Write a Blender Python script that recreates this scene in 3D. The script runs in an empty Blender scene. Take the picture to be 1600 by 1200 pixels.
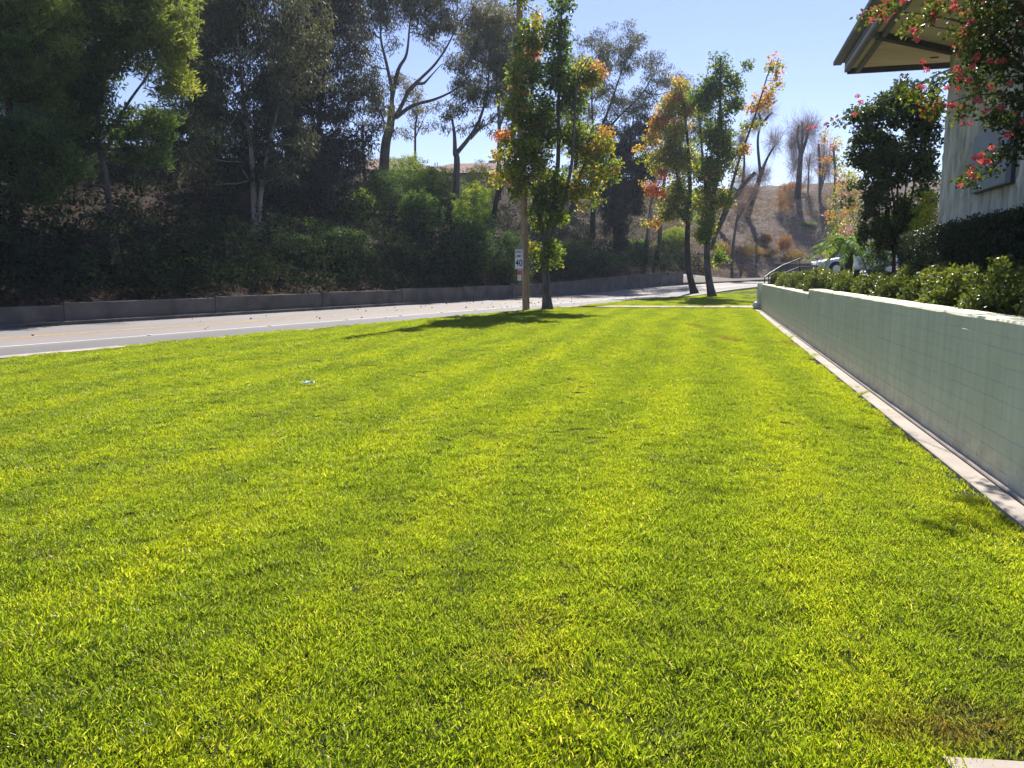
import bpy, bmesh, math
import numpy as np
from mathutils import Vector, Matrix
R = math.radians
rng = np.random.default_rng(11)
scene = bpy.context.scene

# ------------------------------------------------------------------ camera
PITCH, FOC, CAMZ = R(8.2), 1200.0, 1.6          # focal length in pixels of a 1600 wide frame
cam_d = bpy.data.cameras.new('camera'); cam = bpy.data.objects.new('camera', cam_d)
scene.collection.objects.link(cam); scene.camera = cam
cam.location = (0, 0, CAMZ); cam.rotation_euler = (math.pi/2 - PITCH, 0, 0)
cam_d.sensor_width = 36; cam_d.lens = FOC/1600*36; cam_d.clip_end = 4000; cam_d.clip_start = .05
# ------------------------------------------------------------------ sky and sun
SUN_EL, SUN_AZ = R(47), R(15.7)                 # azimuth to the right of the view direction (+Y)
world = bpy.data.worlds.new('World'); scene.world = world; world.use_nodes = True
wn = world.node_tree; bg = wn.nodes['Background']; sky = wn.nodes.new('ShaderNodeTexSky')
sky.sky_type = 'NISHITA'; sky.sun_disc = False; sky.sun_elevation = SUN_EL; sky.sun_rotation = SUN_AZ
sky.air_density = 1.0; sky.dust_density = .15; sky.ozone_density = 3.2
tint = wn.nodes.new('ShaderNodeMix'); tint.data_type = 'RGBA'; tint.blend_type = 'MULTIPLY'; tint.inputs[0].default_value = 1; tint.inputs[7].default_value = (1, .87, 1, 1)
wn.links.new(sky.outputs[0], tint.inputs[6]); wn.links.new(tint.outputs[2], bg.inputs[0]); bg.inputs[1].default_value = .084
sun_d = bpy.data.lights.new('sun', 'SUN'); sun_d.energy = 5.0; sun_d.angle = R(.53); sun_d.color = (1, .955, .88)
sun = bpy.data.objects.new('sun', sun_d); scene.collection.objects.link(sun)
to_sun = Vector((math.sin(SUN_AZ)*math.cos(SUN_EL), math.cos(SUN_AZ)*math.cos(SUN_EL), math.sin(SUN_EL)))
sun.rotation_euler = to_sun.to_track_quat('Z', 'Y').to_euler(); sun.location = (20, 60, 60)
vs = scene.view_settings; vs.view_transform = 'Standard'; vs.look = 'None'; vs.gamma = 1; vs.exposure = .95
scene.render.engine = 'CYCLES'; cy = scene.cycles
cy.max_bounces = 5; cy.diffuse_bounces = 3; cy.glossy_bounces = 2; cy.transmission_bounces = 4
cy.use_denoising = True; cy.use_adaptive_sampling = True; cy.adaptive_threshold = .02
try: cy.denoiser = 'OPENIMAGEDENOISE'
except Exception: pass

# ------------------------------------------------------------------ helpers
def V(px, py, Y):
    """world point at forward distance Y seen under the photo coordinates px, py"""
    x = (px-800)/FOC; y = (600-py)/FOC
    d = np.array([x, math.cos(PITCH)+y*math.sin(PITCH), -math.sin(PITCH)+y*math.cos(PITCH)])
    return d*(Y/d[1])+np.array([0, 0, CAMZ])

def link(o, parent=None):
    scene.collection.objects.link(o)
    if parent is not None: o.parent = parent
    return o
def tag(o, label=None, cat=None, group=None, kind=None):
    for k, v in (('label', label), ('category', cat), ('group', group), ('kind', kind)):
        if v: o[k] = v
    return o
def empty(name, loc, label=None, cat=None, group=None, rz=0):
    o = bpy.data.objects.new(name, None); o.location = [float(c) for c in loc]; o.rotation_euler[2] = rz
    o.empty_display_size = .2
    return tag(link(o), label, cat, group)
def np_mesh(name, verts, polys, mat, attrs=None, smooth=False):
    """polys: list of (n,k) int arrays; attrs: name -> per-face float array"""
    me = bpy.data.meshes.new(name); verts = np.asarray(verts, np.float32)
    me.vertices.add(len(verts)); me.vertices.foreach_set('co', verts.ravel())
    polys = [np.asarray(p, np.int32) for p in polys if len(p)]
    tot = np.concatenate([np.full(len(p), p.shape[1], np.int32) for p in polys])
    idx = np.concatenate([p.ravel() for p in polys])
    me.loops.add(len(idx)); me.loops.foreach_set('vertex_index', idx)
    me.polygons.add(len(tot)); st = np.r_[0, np.cumsum(tot)[:-1]].astype(np.int32)
    me.polygons.foreach_set('loop_start', st); me.polygons.foreach_set('loop_total', tot)
    me.polygons.foreach_set('use_smooth', np.full(len(tot), bool(smooth)))
    for k, a in (attrs or {}).items():
        at = me.attributes.new(k, 'FLOAT', 'FACE'); at.data.foreach_set('value', np.asarray(a, np.float32))
    for m in (mat if isinstance(mat, (list, tuple)) else [mat]): me.materials.append(m)
    me.update(calc_edges=True); me.validate()
    return me
def obj(name, me, parent=None, loc=None, rz=0):
    o = bpy.data.objects.new(name, me); link(o, parent)
    if loc is not None: o.location = [float(c) for c in loc]
    o.rotation_euler[2] = rz
    return o
class MB:
    """collects simple solids into one mesh"""
    def __init__(s): s.bm = bmesh.new()
    def box(s, c, size, rot=None, bevel=0):
        r = bmesh.ops.create_cube(s.bm, size=1); vs_ = r['verts']
        M = Matrix.Translation(Vector([float(a) for a in c])) @ (rot.to_4x4() if rot else Matrix()) @ Matrix.Diagonal((*[float(a) for a in size], 1))
        bmesh.ops.transform(s.bm, matrix=M, verts=vs_)
        if bevel:
            es = list({e for v in vs_ for e in v.link_edges})
            bmesh.ops.bevel(s.bm, geom=es, offset=bevel, segments=2, affect='EDGES', profile=.5)
        return s
    def poly(s, pts): 
        s.bm.faces.new([s.bm.verts.new([float(a) for a in p]) for p in pts]); return s
    def prism(s, pts, off):
        """closed solid: polygon pts pushed by the vector off"""
        a = [s.bm.verts.new([float(x) for x in p]) for p in pts]
        b = [s.bm.verts.new([float(x)+o for x, o in zip(p, off)]) for p in pts]
        s.bm.faces.new(a); s.bm.faces.new(b[::-1])
        for i in range(len(a)):
            j = (i+1) % len(a); s.bm.faces.new((a[j], a[i], b[i], b[j]))
        return s
    def tube(s, pts, rad, n=8):
        v, q = tube(pts, rad, n)
        vs_ = [s.bm.verts.new(p) for p in v.tolist()]
        for f in q: 
            try: s.bm.faces.new([vs_[i] for i in f])
            except ValueError: pass
        return s
    def lathe(s, prof, c, n=20, axis='Z'):
        rings = []
        for r, z in prof:
            ring = []
            for k in range(n):
                a = 2*math.pi*k/n; p = (r*math.cos(a), r*math.sin(a), z)
                if axis == 'Y': p = (p[0], z, p[1])
                ring.append(s.bm.verts.new([float(p[i]+c[i]) for i in range(3)]))
            rings.append(ring)
        for a, b in zip(rings[:-1], rings[1:]):
            for k in range(n): s.bm.faces.new((a[k], a[(k+1) % n], b[(k+1) % n], b[k]))
        s.bm.faces.new(rings[0][::-1]); s.bm.faces.new(rings[-1])
        return s
    def build(s, name, mat, parent=None, loc=None, rz=0, smooth=False):
        bmesh.ops.recalc_face_normals(s.bm, faces=s.bm.faces)
        me = bpy.data.meshes.new(name); s.bm.to_mesh(me); s.bm.free(); me.materials.append(mat)
        if smooth: me.polygons.foreach_set('use_smooth', np.ones(len(me.polygons), bool))
        return obj(name, me, parent, loc, rz)
def tube(pts, rad, n=6):
    pts = np.asarray(pts, float); m = len(pts); rad = np.broadcast_to(np.asarray(rad, float), (m,))
    T = np.gradient(pts, axis=0); T /= np.linalg.norm(T, axis=1)[:, None]+1e-9
    ref = np.array([0, 0, 1.]) if abs(T[:, 2]).mean() < .8 else np.array([1., 0, 0])
    A = np.cross(T, ref); A /= np.linalg.norm(A, axis=1)[:, None]+1e-9; B = np.cross(T, A)
    a = np.arange(n)*2*math.pi/n
    v = pts[:, None]+rad[:, None, None]*(A[:, None]*np.cos(a)[None, :, None]+B[:, None]*np.sin(a)[None, :, None])
    i = np.arange(m-1)[:, None]*n; k = np.arange(n)[None]; k2 = (k+1) % n
    q = np.stack([i+k, i+k2, i+n+k2, i+n+k], -1).reshape(-1, 4)
    q = np.vstack([q, [[0, n//3, n//2, n-1]], [[(m-1)*n, (m-1)*n+n//3, (m-1)*n+n//2, m*n-1]]]) if n >= 5 else q
    return v.reshape(-1, 3), q
def catmull(P, n=6):
    P = [np.asarray(p, float) for p in P]; P = [2*P[0]-P[1]]+P+[2*P[-1]-P[-2]]; out = []
    for i in range(1, len(P)-2):
        a, b, c, d = P[i-1:i+3]
        for k in range(n):
            t = k/n; out.append(.5*((2*b)+(c-a)*t+(2*a-5*b+4*c-d)*t*t+(3*b-a-3*c+d)*t**3))
    out.append(P[-2]); return np.array(out)

# ------------------------------------------------------------------ materials
class NT:
    def __init__(s, name):
        s.m = bpy.data.materials.new(name); s.m.use_nodes = True; s.t = s.m.node_tree; s.t.nodes.clear()
        s.out = s.t.nodes.new('ShaderNodeOutputMaterial')
    def n(s, typ, **kw):
        nd = s.t.nodes.new('ShaderNode'+typ)
        for k, v in kw.items():
            if k.startswith('_'): setattr(nd, k[1:], v)
            else:
                sock = nd.inputs[int(k[1:])] if k[0] == 'i' and k[1:].isdigit() else nd.inputs[k.replace('__', ' ')]
                s.set(sock, v)
        return nd
    def set(s, sock, v):
        if isinstance(v, bpy.types.NodeSocket): s.t.links.new(v, sock)
        elif isinstance(v, bpy.types.Node): s.t.links.new(v.outputs[0], sock)
        elif isinstance(v, tuple) and len(v) == 3 and sock.type == 'RGBA': sock.default_value = (*v, 1)
        else: sock.default_value = v
    def ramp(s, fac, stops):
        nd = s.t.nodes.new('ShaderNodeValToRGB'); s.set(nd.inputs[0], fac); e = nd.color_ramp.elements
        while len(e) < len(stops): e.new(.5)
        for el, (p, c) in zip(e, stops): el.position = p; el.color = (*c, 1) if len(c) == 3 else c
        return nd.outputs[0]
    def mix(s, fac, a, b, mode='MIX'):
        nd = s.t.nodes.new('ShaderNodeMix'); nd.data_type = 'RGBA'; nd.blend_type = mode
        s.set(nd.inputs[0], fac); s.set(nd.inputs[6], a); s.set(nd.inputs[7], b); return nd.outputs[2]
    def math(s, op, a, b=0., c=0.):
        nd = s.t.nodes.new('ShaderNodeMath'); nd.operation = op
        s.set(nd.inputs[0], a); s.set(nd.inputs[1], b); s.set(nd.inputs[2], c); return nd.outputs[0]
    def pos(s): return s.n('NewGeometry').outputs['Position']
    def noise(s, scale, detail=4., rough=.55, vec=None):
        nd = s.n('TexNoise', Scale=scale, Detail=detail, Roughness=rough); s.set(nd.inputs['Vector'], vec if vec is not None else s.pos()); return nd.outputs[0]
    def mapv(s, scale, rz=0., loc=(0, 0, 0)):
        nd = s.t.nodes.new('ShaderNodeMapping'); s.set(nd.inputs[0], s.pos()); nd.inputs[1].default_value = loc
        nd.inputs[2].default_value = (0, 0, rz); nd.inputs[3].default_value = scale; return nd.outputs[0]
    def bump(s, h, strength=.4, dist=.01):
        return s.n('Bump', Strength=strength, Distance=dist, Height=h).outputs[0]
    def pbr(s, col, rough=.8, normal=None, metal=0., spec=.3, coat=0.):
        p = s.n('BsdfPrincipled'); s.set(p.inputs['Base Color'], col); s.set(p.inputs['Roughness'], rough)
        p.inputs['Metallic'].default_value = metal; p.inputs['Specular IOR Level'].default_value = spec; p.inputs['Coat Weight'].default_value = coat
        if normal is not None: s.set(p.inputs['Normal'], normal)
        s.t.links.new(p.outputs[0], s.out.inputs[0]); return s.m

def m_plain(name, col, rough=.7, var=.25, scale=6., bump=.2, dist=.004, metal=0., spec=.3, coat=0.):
    t = NT(name); f = t.noise(scale, 5)
    c = t.ramp(f, [(.3, tuple(x*(1-var) for x in col)), (.7, tuple(min(1, x*(1+var)) for x in col))])
    return t.pbr(c, rough, t.bump(t.noise(scale*12, 3), bump, dist) if bump else None, metal, spec, coat)
def m_leaf(name, stops, trans=.42, rough=.5, spec=.35, glow=1.5, var=.35):
    """stops: colour ramp over the per-face attribute hue (colour of that leaf); rnd varies each leaf"""
    t = NT(name); h = t.n('Attribute', _attribute_name='hue').outputs['Fac']; r = t.n('Attribute', _attribute_name='rnd').outputs['Fac']
    c = t.ramp(h, stops)
    k = t.math('MULTIPLY_ADD', r, 2*var, 1-var)
    nd = t.t.nodes.new('ShaderNodeVectorMath'); nd.operation = 'SCALE'; t.set(nd.inputs[0], c); t.set(nd.inputs[3], k); c = nd.outputs[0]
    p = t.n('BsdfPrincipled'); t.set(p.inputs['Base Color'], c); p.inputs['Roughness'].default_value = rough; p.inputs['Specular IOR Level'].default_value = spec
    nd = t.t.nodes.new('ShaderNodeVectorMath'); nd.operation = 'MULTIPLY'; t.set(nd.inputs[0], c); nd.inputs[1].default_value = (glow*1.15, glow, glow*.55)
    tr = t.n('BsdfTranslucent'); t.set(tr.inputs[0], nd.outputs[0])
    mx = t.n('MixShader'); mx.inputs[0].default_value = trans
    t.t.links.new(p.outputs[0], mx.inputs[1]); t.t.links.new(tr.outputs[0], mx.inputs[2]); t.t.links.new(mx.outputs[0], t.out.inputs[0])
    return t.m
def m_bark(name, c0, c1, sc=7.):
    t = NT(name); v = t.mapv((sc, sc, sc*.25)); f = t.noise(1., 6, .65, v)
    return t.pbr(t.ramp(f, [(.3, c0), (.68, c1)]), .9, t.bump(t.noise(2.5, 4, .6, v), .6, .02), spec=.15)

M = {}
M['bark_grey'] = m_bark('bark_grey', (.05, .042, .036), (.17, .15, .13))
M['bark_pale'] = m_bark('bark_pale', (.16, .13, .11), (.40, .35, .30))
M['bark_dark'] = m_bark('bark_dark', (.018, .015, .013), (.06, .05, .043))
M['leaf_pine'] = m_leaf('leaf_pine', [(0, (.03, .065, .025)), (.5, (.085, .14, .03)), (1, (.21, .25, .05))], .48, .6, glow=1.8)
M['leaf_euc'] = m_leaf('leaf_euc', [(0, (.028, .036, .026)), (.5, (.07, .082, .045)), (1, (.16, .15, .06))], .42, .5, glow=1.7)
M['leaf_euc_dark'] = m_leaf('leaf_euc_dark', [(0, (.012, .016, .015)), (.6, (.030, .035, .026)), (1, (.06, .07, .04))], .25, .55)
M['leaf_gum'] = m_leaf('leaf_gum', [(0, (.05, .10, .02)), (.35, (.12, .18, .015)), (.55, (.28, .27, .025)), (.75, (.32, .15, .06)), (1, (.34, .07, .065))], .55, .4, glow=2.0)
M['leaf_bush'] = m_leaf('leaf_bush', [(0, (.018, .036, .02)), (.4, (.05, .10, .028)), (.7, (.11, .21, .03)), (1, (.28, .29, .03))], .45, .5, .25, glow=1.9)
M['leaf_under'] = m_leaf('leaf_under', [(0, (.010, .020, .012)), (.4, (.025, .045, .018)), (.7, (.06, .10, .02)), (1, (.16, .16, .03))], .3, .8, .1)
M['leaf_shrub'] = m_leaf('leaf_shrub', [(0, (.025, .045, .015)), (.5, (.08, .12, .025)), (.85, (.20, .23, .04)), (1, (.40, .17, .04))], .38, .33, .5, glow=1.8)
M['leaf_hedge'] = m_leaf('leaf_hedge', [(0, (.02, .04, .018)), (1, (.05, .075, .03))], .25, .4)
M['leaf_crape'] = m_leaf('leaf_crape', [(0, (.025, .045, .018)), (.5, (.05, .085, .02)), (.9, (.14, .18, .03)), (1, (.25, .05, .03))], .42, .45, .25)
M['leaf_palm'] = m_leaf('leaf_palm', [(0, (.05, .12, .02)), (1, (.15, .26, .03))], .5, .5, .3, glow=1.8)
M['dry_grass'] = m_leaf('dry_grass', [(0, (.12, .10, .05)), (.5, (.30, .23, .11)), (1, (.27, .14, .075))], .35, .8, .1)
M['twig'] = m_leaf('twig', [(0, (.20, .15, .14)), (1, (.38, .30, .28))], .1, .9, .1)
M['petal'] = m_leaf('petal', [(0, (.42, .04, .09)), (.5, (.66, .12, .19)), (1, (.80, .34, .40))], .40, .6, .2, glow=1.2, var=.2)
M['litter'] = m_leaf('litter', [(0, (.06, .038, .02)), (.6, (.16, .085, .04)), (1, (.3, .15, .05))], .2, .8, .1)

def m_grass():
    t = NT('grass_blade'); r = t.n('Attribute', _attribute_name='rnd').outputs['Fac']
    P = t.pos()
    big = t.noise(.55, 3, .5); mid = t.noise(2.6, 3, .6)
    # mower stripes run along the wall (a difference in the sward, slightly bent)
    sv = t.n('SeparateXYZ', Vector=t.mapv((1, 1, 1), R(14.4))); wob = t.noise(.22, 3, .5)
    st = t.math('MULTIPLY_ADD', t.math('SINE', t.math('ADD', t.math('MULTIPLY', sv.outputs[0], 5.2), t.math('MULTIPLY', wob, 9.))), .5, .5)
    st = t.math('ADD', t.math('MULTIPLY', st, .42), t.math('MULTIPLY', t.noise(1., 3, .6, t.mapv((2.4, .08, .1), R(14.4))), .62))
    c = t.ramp(r, [(0, (.075, .125, .010)), (.4, (.135, .20, .014)), (.8, (.195, .25, .022)), (.95, (.25, .29, .05)), (1, (.34, .32, .15))])
    f = t.math('ADD', t.math('MULTIPLY', st, .55), t.math('ADD', t.math('MULTIPLY', big, .5), t.math('MULTIPLY', mid, .35)))
    k = t.ramp(f, [(.40, (.62, .68, 1.)), (.68, (.97, 1., 1.05)), (.94, (1.30, 1.20, .95))])
    c = t.mix(1., c, k, 'MULTIPLY')
    # worn brownish patches
    wear = t.ramp(t.noise(.9, 5, .65, t.mapv((1, 1, 1), 0, (13, 4, 0))), [(.60, (0, 0, 0)), (.74, (1, 1, 1))])
    wear = t.math('MULTIPLY', wear, t.ramp(t.noise(14., 3), [(.42, (0, 0, 0)), (.62, (1, 1, 1))]))
    c = t.mix(t.math('MULTIPLY', wear, .55), c, (.15, .115, .05))
    # dry brown band at the walkway and a few darker brown spots
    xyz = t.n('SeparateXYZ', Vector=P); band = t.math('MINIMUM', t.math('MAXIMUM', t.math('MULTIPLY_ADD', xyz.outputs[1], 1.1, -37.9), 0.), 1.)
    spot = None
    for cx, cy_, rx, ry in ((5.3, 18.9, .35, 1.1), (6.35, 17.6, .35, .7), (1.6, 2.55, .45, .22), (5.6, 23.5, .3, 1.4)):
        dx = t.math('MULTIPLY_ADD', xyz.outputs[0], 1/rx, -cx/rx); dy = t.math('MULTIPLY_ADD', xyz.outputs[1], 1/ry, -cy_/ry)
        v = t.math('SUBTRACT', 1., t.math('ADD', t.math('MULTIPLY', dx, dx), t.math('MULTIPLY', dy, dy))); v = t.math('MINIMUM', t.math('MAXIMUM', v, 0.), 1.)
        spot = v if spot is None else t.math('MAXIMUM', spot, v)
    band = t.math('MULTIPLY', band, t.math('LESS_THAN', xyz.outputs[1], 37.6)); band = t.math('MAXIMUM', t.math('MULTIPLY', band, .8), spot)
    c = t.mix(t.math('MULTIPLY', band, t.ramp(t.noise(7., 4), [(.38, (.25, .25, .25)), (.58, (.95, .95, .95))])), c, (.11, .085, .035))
    p = t.n('BsdfPrincipled'); t.set(p.inputs['Base Color'], c); p.inputs['Roughness'].default_value = .38; p.inputs['Specular IOR Level'].default_value = .6
    nd = t.t.nodes.new('ShaderNodeVectorMath'); nd.operation = 'MULTIPLY'; t.set(nd.inputs[0], c); nd.inputs[1].default_value = (2.6, 2.3, 1.05)
    tr = t.n('BsdfTranslucent'); t.set(tr.inputs[0], nd.outputs[0]); mx = t.n('MixShader'); mx.inputs[0].default_value = .62
    t.t.links.new(p.outputs[0], mx.inputs[1]); t.t.links.new(tr.outputs[0], mx.inputs[2]); t.t.links.new(mx.outputs[0], t.out.inputs[0])
    return t.m
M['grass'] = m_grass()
M['lawn_soil'] = m_plain('lawn_soil', (.035, .042, .012), .95, .4, 5., .5, .02, spec=.1)
M['soil'] = m_plain('soil', (.075, .05, .036), .95, .5, 3., .8, .03, spec=.1)
M['earth'] = m_plain('earth', (.16, .13, .09), .95, .3, .3, .3, .05, spec=.1)
def m_bank():
    t = NT('bank_soil'); P = t.pos(); x = t.n('SeparateXYZ', Vector=P).outputs[0]
    f = t.noise(.9, 8, .7); g = t.noise(6., 6, .7)
    a = t.ramp(g, [(.32, (.020, .014, .010)), (.55, (.055, .038, .028)), (.75, (.12, .078, .055))])  # litter soil on the left, darkened further to carry the tree shade
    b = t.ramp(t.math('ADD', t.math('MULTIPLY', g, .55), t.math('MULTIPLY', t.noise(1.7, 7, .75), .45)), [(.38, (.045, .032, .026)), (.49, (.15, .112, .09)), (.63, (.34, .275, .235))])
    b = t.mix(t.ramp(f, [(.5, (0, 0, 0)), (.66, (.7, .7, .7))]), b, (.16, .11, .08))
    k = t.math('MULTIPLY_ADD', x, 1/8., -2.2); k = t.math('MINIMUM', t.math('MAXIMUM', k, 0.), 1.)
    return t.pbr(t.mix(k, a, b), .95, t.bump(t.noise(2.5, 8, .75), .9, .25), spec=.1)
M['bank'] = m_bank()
def m_road():
    t = NT('asphalt'); s = t.n('Attribute', _attribute_name='lane').outputs['Fac']
    g = t.noise(60., 3, .7); f = t.noise(.35, 5, .6, t.mapv((1, .25, 1), R(29)))
    c = t.ramp(s, [(0, (.155, .148, .146)), (.22, (.165, .157, .153)), (.34, (.25, .225, .212)), (.52, (.245, .222, .208)), (.60, (.225, .207, .195)), (1, (.24, .222, .21))])
    c = t.mix(.8, c, t.ramp(f, [(.3, (.82, .82, .83)), (.7, (1.1, 1.08, 1.06))]), 'MULTIPLY')
    c = t.mix(.5, c, t.ramp(g, [(.3, (.6, .6, .6)), (.7, (1.25, 1.25, 1.25))]), 'MULTIPLY')
    return t.pbr(c, .75, t.bump(g, .5, .006), spec=.3)
M['road'] = m_road()
M['concrete'] = m_plain('concrete', (.37, .32, .27), .9, .2, 2.2, .4, .006)
M['concrete_grey'] = m_plain('concrete_grey', (.11, .10, .09), .9, .35, 1.2, .6, .01)
M['white_paint'] = m_plain('white_paint', (.58, .575, .56), .7, .12, 9., .1)
M['yellow_paint'] = m_plain('yellow_paint', (.50, .31, .10), .8, .35, 5., .1)
def m_wall():
    t = NT('sage_wall_paint'); z = t.n('SeparateXYZ', Vector=t.pos()).outputs[2]
    f = t.noise(1.4, 6, .6); streak = t.noise(1., 5, .6, t.mapv((7, 7, .8)))
    c = t.ramp(f, [(.3, (.77, .75, .54)), (.7, (.86, .84, .62))])
    c = t.mix(.6, c, t.ramp(streak, [(.3, (.74, .77, .66)), (.7, (1.08, 1.08, 1.06))]), 'MULTIPLY')
    # bare, dirty band near the ground with dark mould specks
    low = t.math('MINIMUM', t.math('MAXIMUM', t.math('MULTIPLY_ADD', z, -1.7, .75), 0.), 1.)
    c = t.mix(t.math('MULTIPLY', low, t.ramp(t.noise(5., 5, .6), [(.35, (.2, .2, .2)), (.65, (1, 1, 1))])), c, (.42, .37, .29))
    sp = t.ramp(t.noise(1., 4, .7, t.mapv((38, 38, 17))), [(.62, (0, 0, 0)), (.68, (1, 1, 1))])
    amt = t.math('MULTIPLY', sp, t.math('MULTIPLY_ADD', low, .85, .22))
    c = t.mix(amt, c, (.05, .05, .035))
    return t.pbr(c, .75, t.bump(t.noise(28., 5, .65), .55, .01), spec=.3)
M['sage'] = m_wall()
M['sage_cap'] = m_plain('sage_cap', (.74, .72, .63), .8, .1, 5., .5, .006)
def m_stucco():
    t = NT('ribbed_stucco'); f = t.noise(1., 4, .6, t.mapv((6, 6, .9))); g = t.noise(2., 5, .6)
    c = t.ramp(f, [(.34, (.36, .37, .31)), (.5, (.58, .59, .51)), (.66, (.74, .75, .67))])  # rib-scale streaks paint lit ribs and shaded grooves into the colour
    return t.pbr(t.mix(.5, c, t.ramp(g, [(.3, (.8, .8, .78)), (.7, (1.1, 1.1, 1.08))]), 'MULTIPLY'), .9, t.bump(t.noise(24., 4), .7, .015), spec=.2)
M['stucco'] = m_stucco()
M['stucco_plain'] = m_plain('plain_stucco', (.50, .52, .45), .9, .12, 3., .4, .01)
def m_ply():
    t = NT('soffit_plywood'); f = t.noise(1., 6, .6, t.mapv((1.2, 9, 9), R(-20)))
    return t.pbr(t.ramp(f, [(.3, (.66, .54, .36)), (.7, (.84, .72, .50))]), .8, None)
M['ply'] = m_ply()
M['fascia'] = m_plain('fascia_paint', (.17, .175, .185), .5, .15, 3., .05)
M['beam'] = m_plain('beam_paint', (.06, .055, .05), .6, .2, 4., .1)
M['roofing'] = m_plain('roofing', (.13, .125, .12), .9, .2, 4., .4)
M['panel'] = m_plain('blue_grey_panel', (.27, .31, .37), .45, .08, 2., .05)
M['panel_edge'] = m_plain('panel_edge', (.06, .065, .08), .5, .1, 2., 0)
M['pole'] = m_bark('pole_wood', (.20, .14, .075), (.42, .31, .18), 9.)
M['sign_white'] = m_plain('sign_white', (.72, .73, .72), .4, .05, 4., 0)
M['sign_black'] = m_plain('sign_black', (.012, .012, .013), .5, .1, 4., 0)
M['sign_red'] = m_plain('sign_red', (.42, .10, .10), .5, .1, 4., 0)
M['metal_grey'] = m_plain('metal_grey', (.35, .35, .36), .4, .1, 6., 0, metal=.8)
M['metal_dark'] = m_plain('metal_dark', (.03, .03, .032), .45, .15, 6., 0, spec=.4)
M['car_paint'] = m_plain('white_car_paint', (.78, .79, .80), .25, .02, 1., 0, spec=.5, coat=.6)
M['glass_dark'] = m_plain('dark_glass', (.02, .024, .028), .05, .05, 1., 0, spec=.8)
M['rubber'] = m_plain('rubber', (.018, .018, .018), .8, .1, 8., .1)
M['alloy'] = m_plain('alloy', (.45, .46, .47), .35, .05, 4., 0, metal=.8)
M['lamp_glass'] = m_plain('lamp_glass', (.75, .75, .73), .3, .03, 4., 0)
M['house_wall'] = m_plain('house_wall', (.45, .38, .30), .9, .1, 1., .2)
M['roof_tile'] = m_plain('roof_tile', (.20, .12, .085), .85, .3, 2., .5, .03)
M['blue_plastic'] = m_plain('blue_plastic', (.30, .42, .60), .4, .15, 20., .2)
M['rail'] = m_plain('rail_paint', (.03, .026, .022), .45, .2, 6., 0)

# ------------------------------------------------------------------ terrain: road line, bank, heights
NEAR = [(-46, -50), (-31.8, -24.4), (-10, 15), (.6, 34), (5.9, 43.5), (12.2, 54.5), (20.5, 64.5), (32, 72), (50, 78), (80, 84), (130, 90)]
near = catmull(NEAR, 12)
_T = np.gradient(near, axis=0); _T /= np.linalg.norm(_T, axis=1)[:, None]; nrm = np.stack([-_T[:, 1], _T[:, 0]], 1)
ROADW = 8.8
far = near+nrm*ROADW; fu = np.r_[0, np.cumsum(np.linalg.norm(np.diff(far, axis=0), axis=1))]
def zg(x, y):
    sp = lambda v, w: np.where(v > w, v-w/2, np.where(v > 0, v*v/(2*w), 0))
    return .05*np.minimum(sp(np.asarray(y, float)-54, 6), 40)+.05*sp(np.asarray(x, float)-24, 10)
U_R = [0, 60, 75, 85, 95, 104, 125, 150, 175, 300]; H_R = [4.5, 4.5, 5, 6, 7.5, 9.2, 10, 11, 12., 13]; W_R = [14, 14, 15, 16, 18, 19, 20, 22, 25, 26]
def wall_h(u): return np.interp(u, [60, 78, 80, 125, 137], [.50, .50, .62, .95, 1.0])
def bank_profile(u, s, b):
    hw = np.interp(u, [60, 125, 137, 145], [.50, .85, .9, .15]); H = np.interp(u, U_R, H_R); W = np.interp(u, U_R, W_R)
    q = np.clip((s-.5)/W, 0, 4); q2 = np.where(q < .85, q, .85+.15*(1-np.exp(-np.maximum(q-.85, 0)/.15)))
    return b+hw+H*q2
def ground_z(x, y):
    d = np.hypot(far[:, 0]-x, far[:, 1]-y); i = int(d.argmin()); v = np.array([x, y])-far[i]
    s = v@nrm[i]; u = fu[i]+v@np.array([nrm[i, 1], -nrm[i, 0]])
    if s < .4: return float(zg(x, y))
    return float(bank_profile(u, s, float(zg(*far[i]))))
def strip(name, s0, s1, dz, mat, i0=0, i1=None, lane=False, n=1, kind='structure', dash=None):
    """a sheet following the road between the offsets s0 and s1 from its near edge"""
    i1 = i1 or len(near); idx = range(i0, i1); ss = np.linspace(s0, s1, n+1)
    base = near[i0:i1]; nn_ = nrm[i0:i1]; vs_ = []; lanes = []
    for s in ss:
        p = base+nn_*s; c = base+nn_*ROADW/2
        vs_.append(np.c_[p, zg(c[:, 0], c[:, 1])+dz])
    Vv = np.stack(vs_, 1); m = len(base); k = n+1
    a = (np.arange(m-1)[:, None]*k+np.arange(n)[None]).ravel()
    q = np.stack([a, a+k, a+k+1, a+1], 1)
    ln = np.tile((ss[:-1]+ss[1:])/2/ROADW, m-1)
    o = obj(name, np_mesh(name, Vv.reshape(-1, 3), [q], mat, {'lane': ln}))
    return tag(o, kind=kind)
RZ = -.06
# giant ground sheet to the horizon
g = np.array([[-1500, -1500, -.9], [1500, -1500, -.9], [1500, 2500, -.9], [-1500, 2500, -.9]])
tag(obj('ground', np_mesh('ground', g, [[[0, 1, 2, 3]]], M['earth'])), kind='structure')
road = strip('road', 0, ROADW-.3, RZ, M['road'], n=34)
strip('white_lane_line', 2.55, 2.67, RZ+.004, M['white_paint'])['kind'] = 'structure'
strip('yellow_centre_line', 4.85, 4.97, RZ+.004, M['yellow_paint'])
strip('yellow_centre_line', 5.12, 5.24, RZ+.004, M['yellow_paint'])
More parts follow.
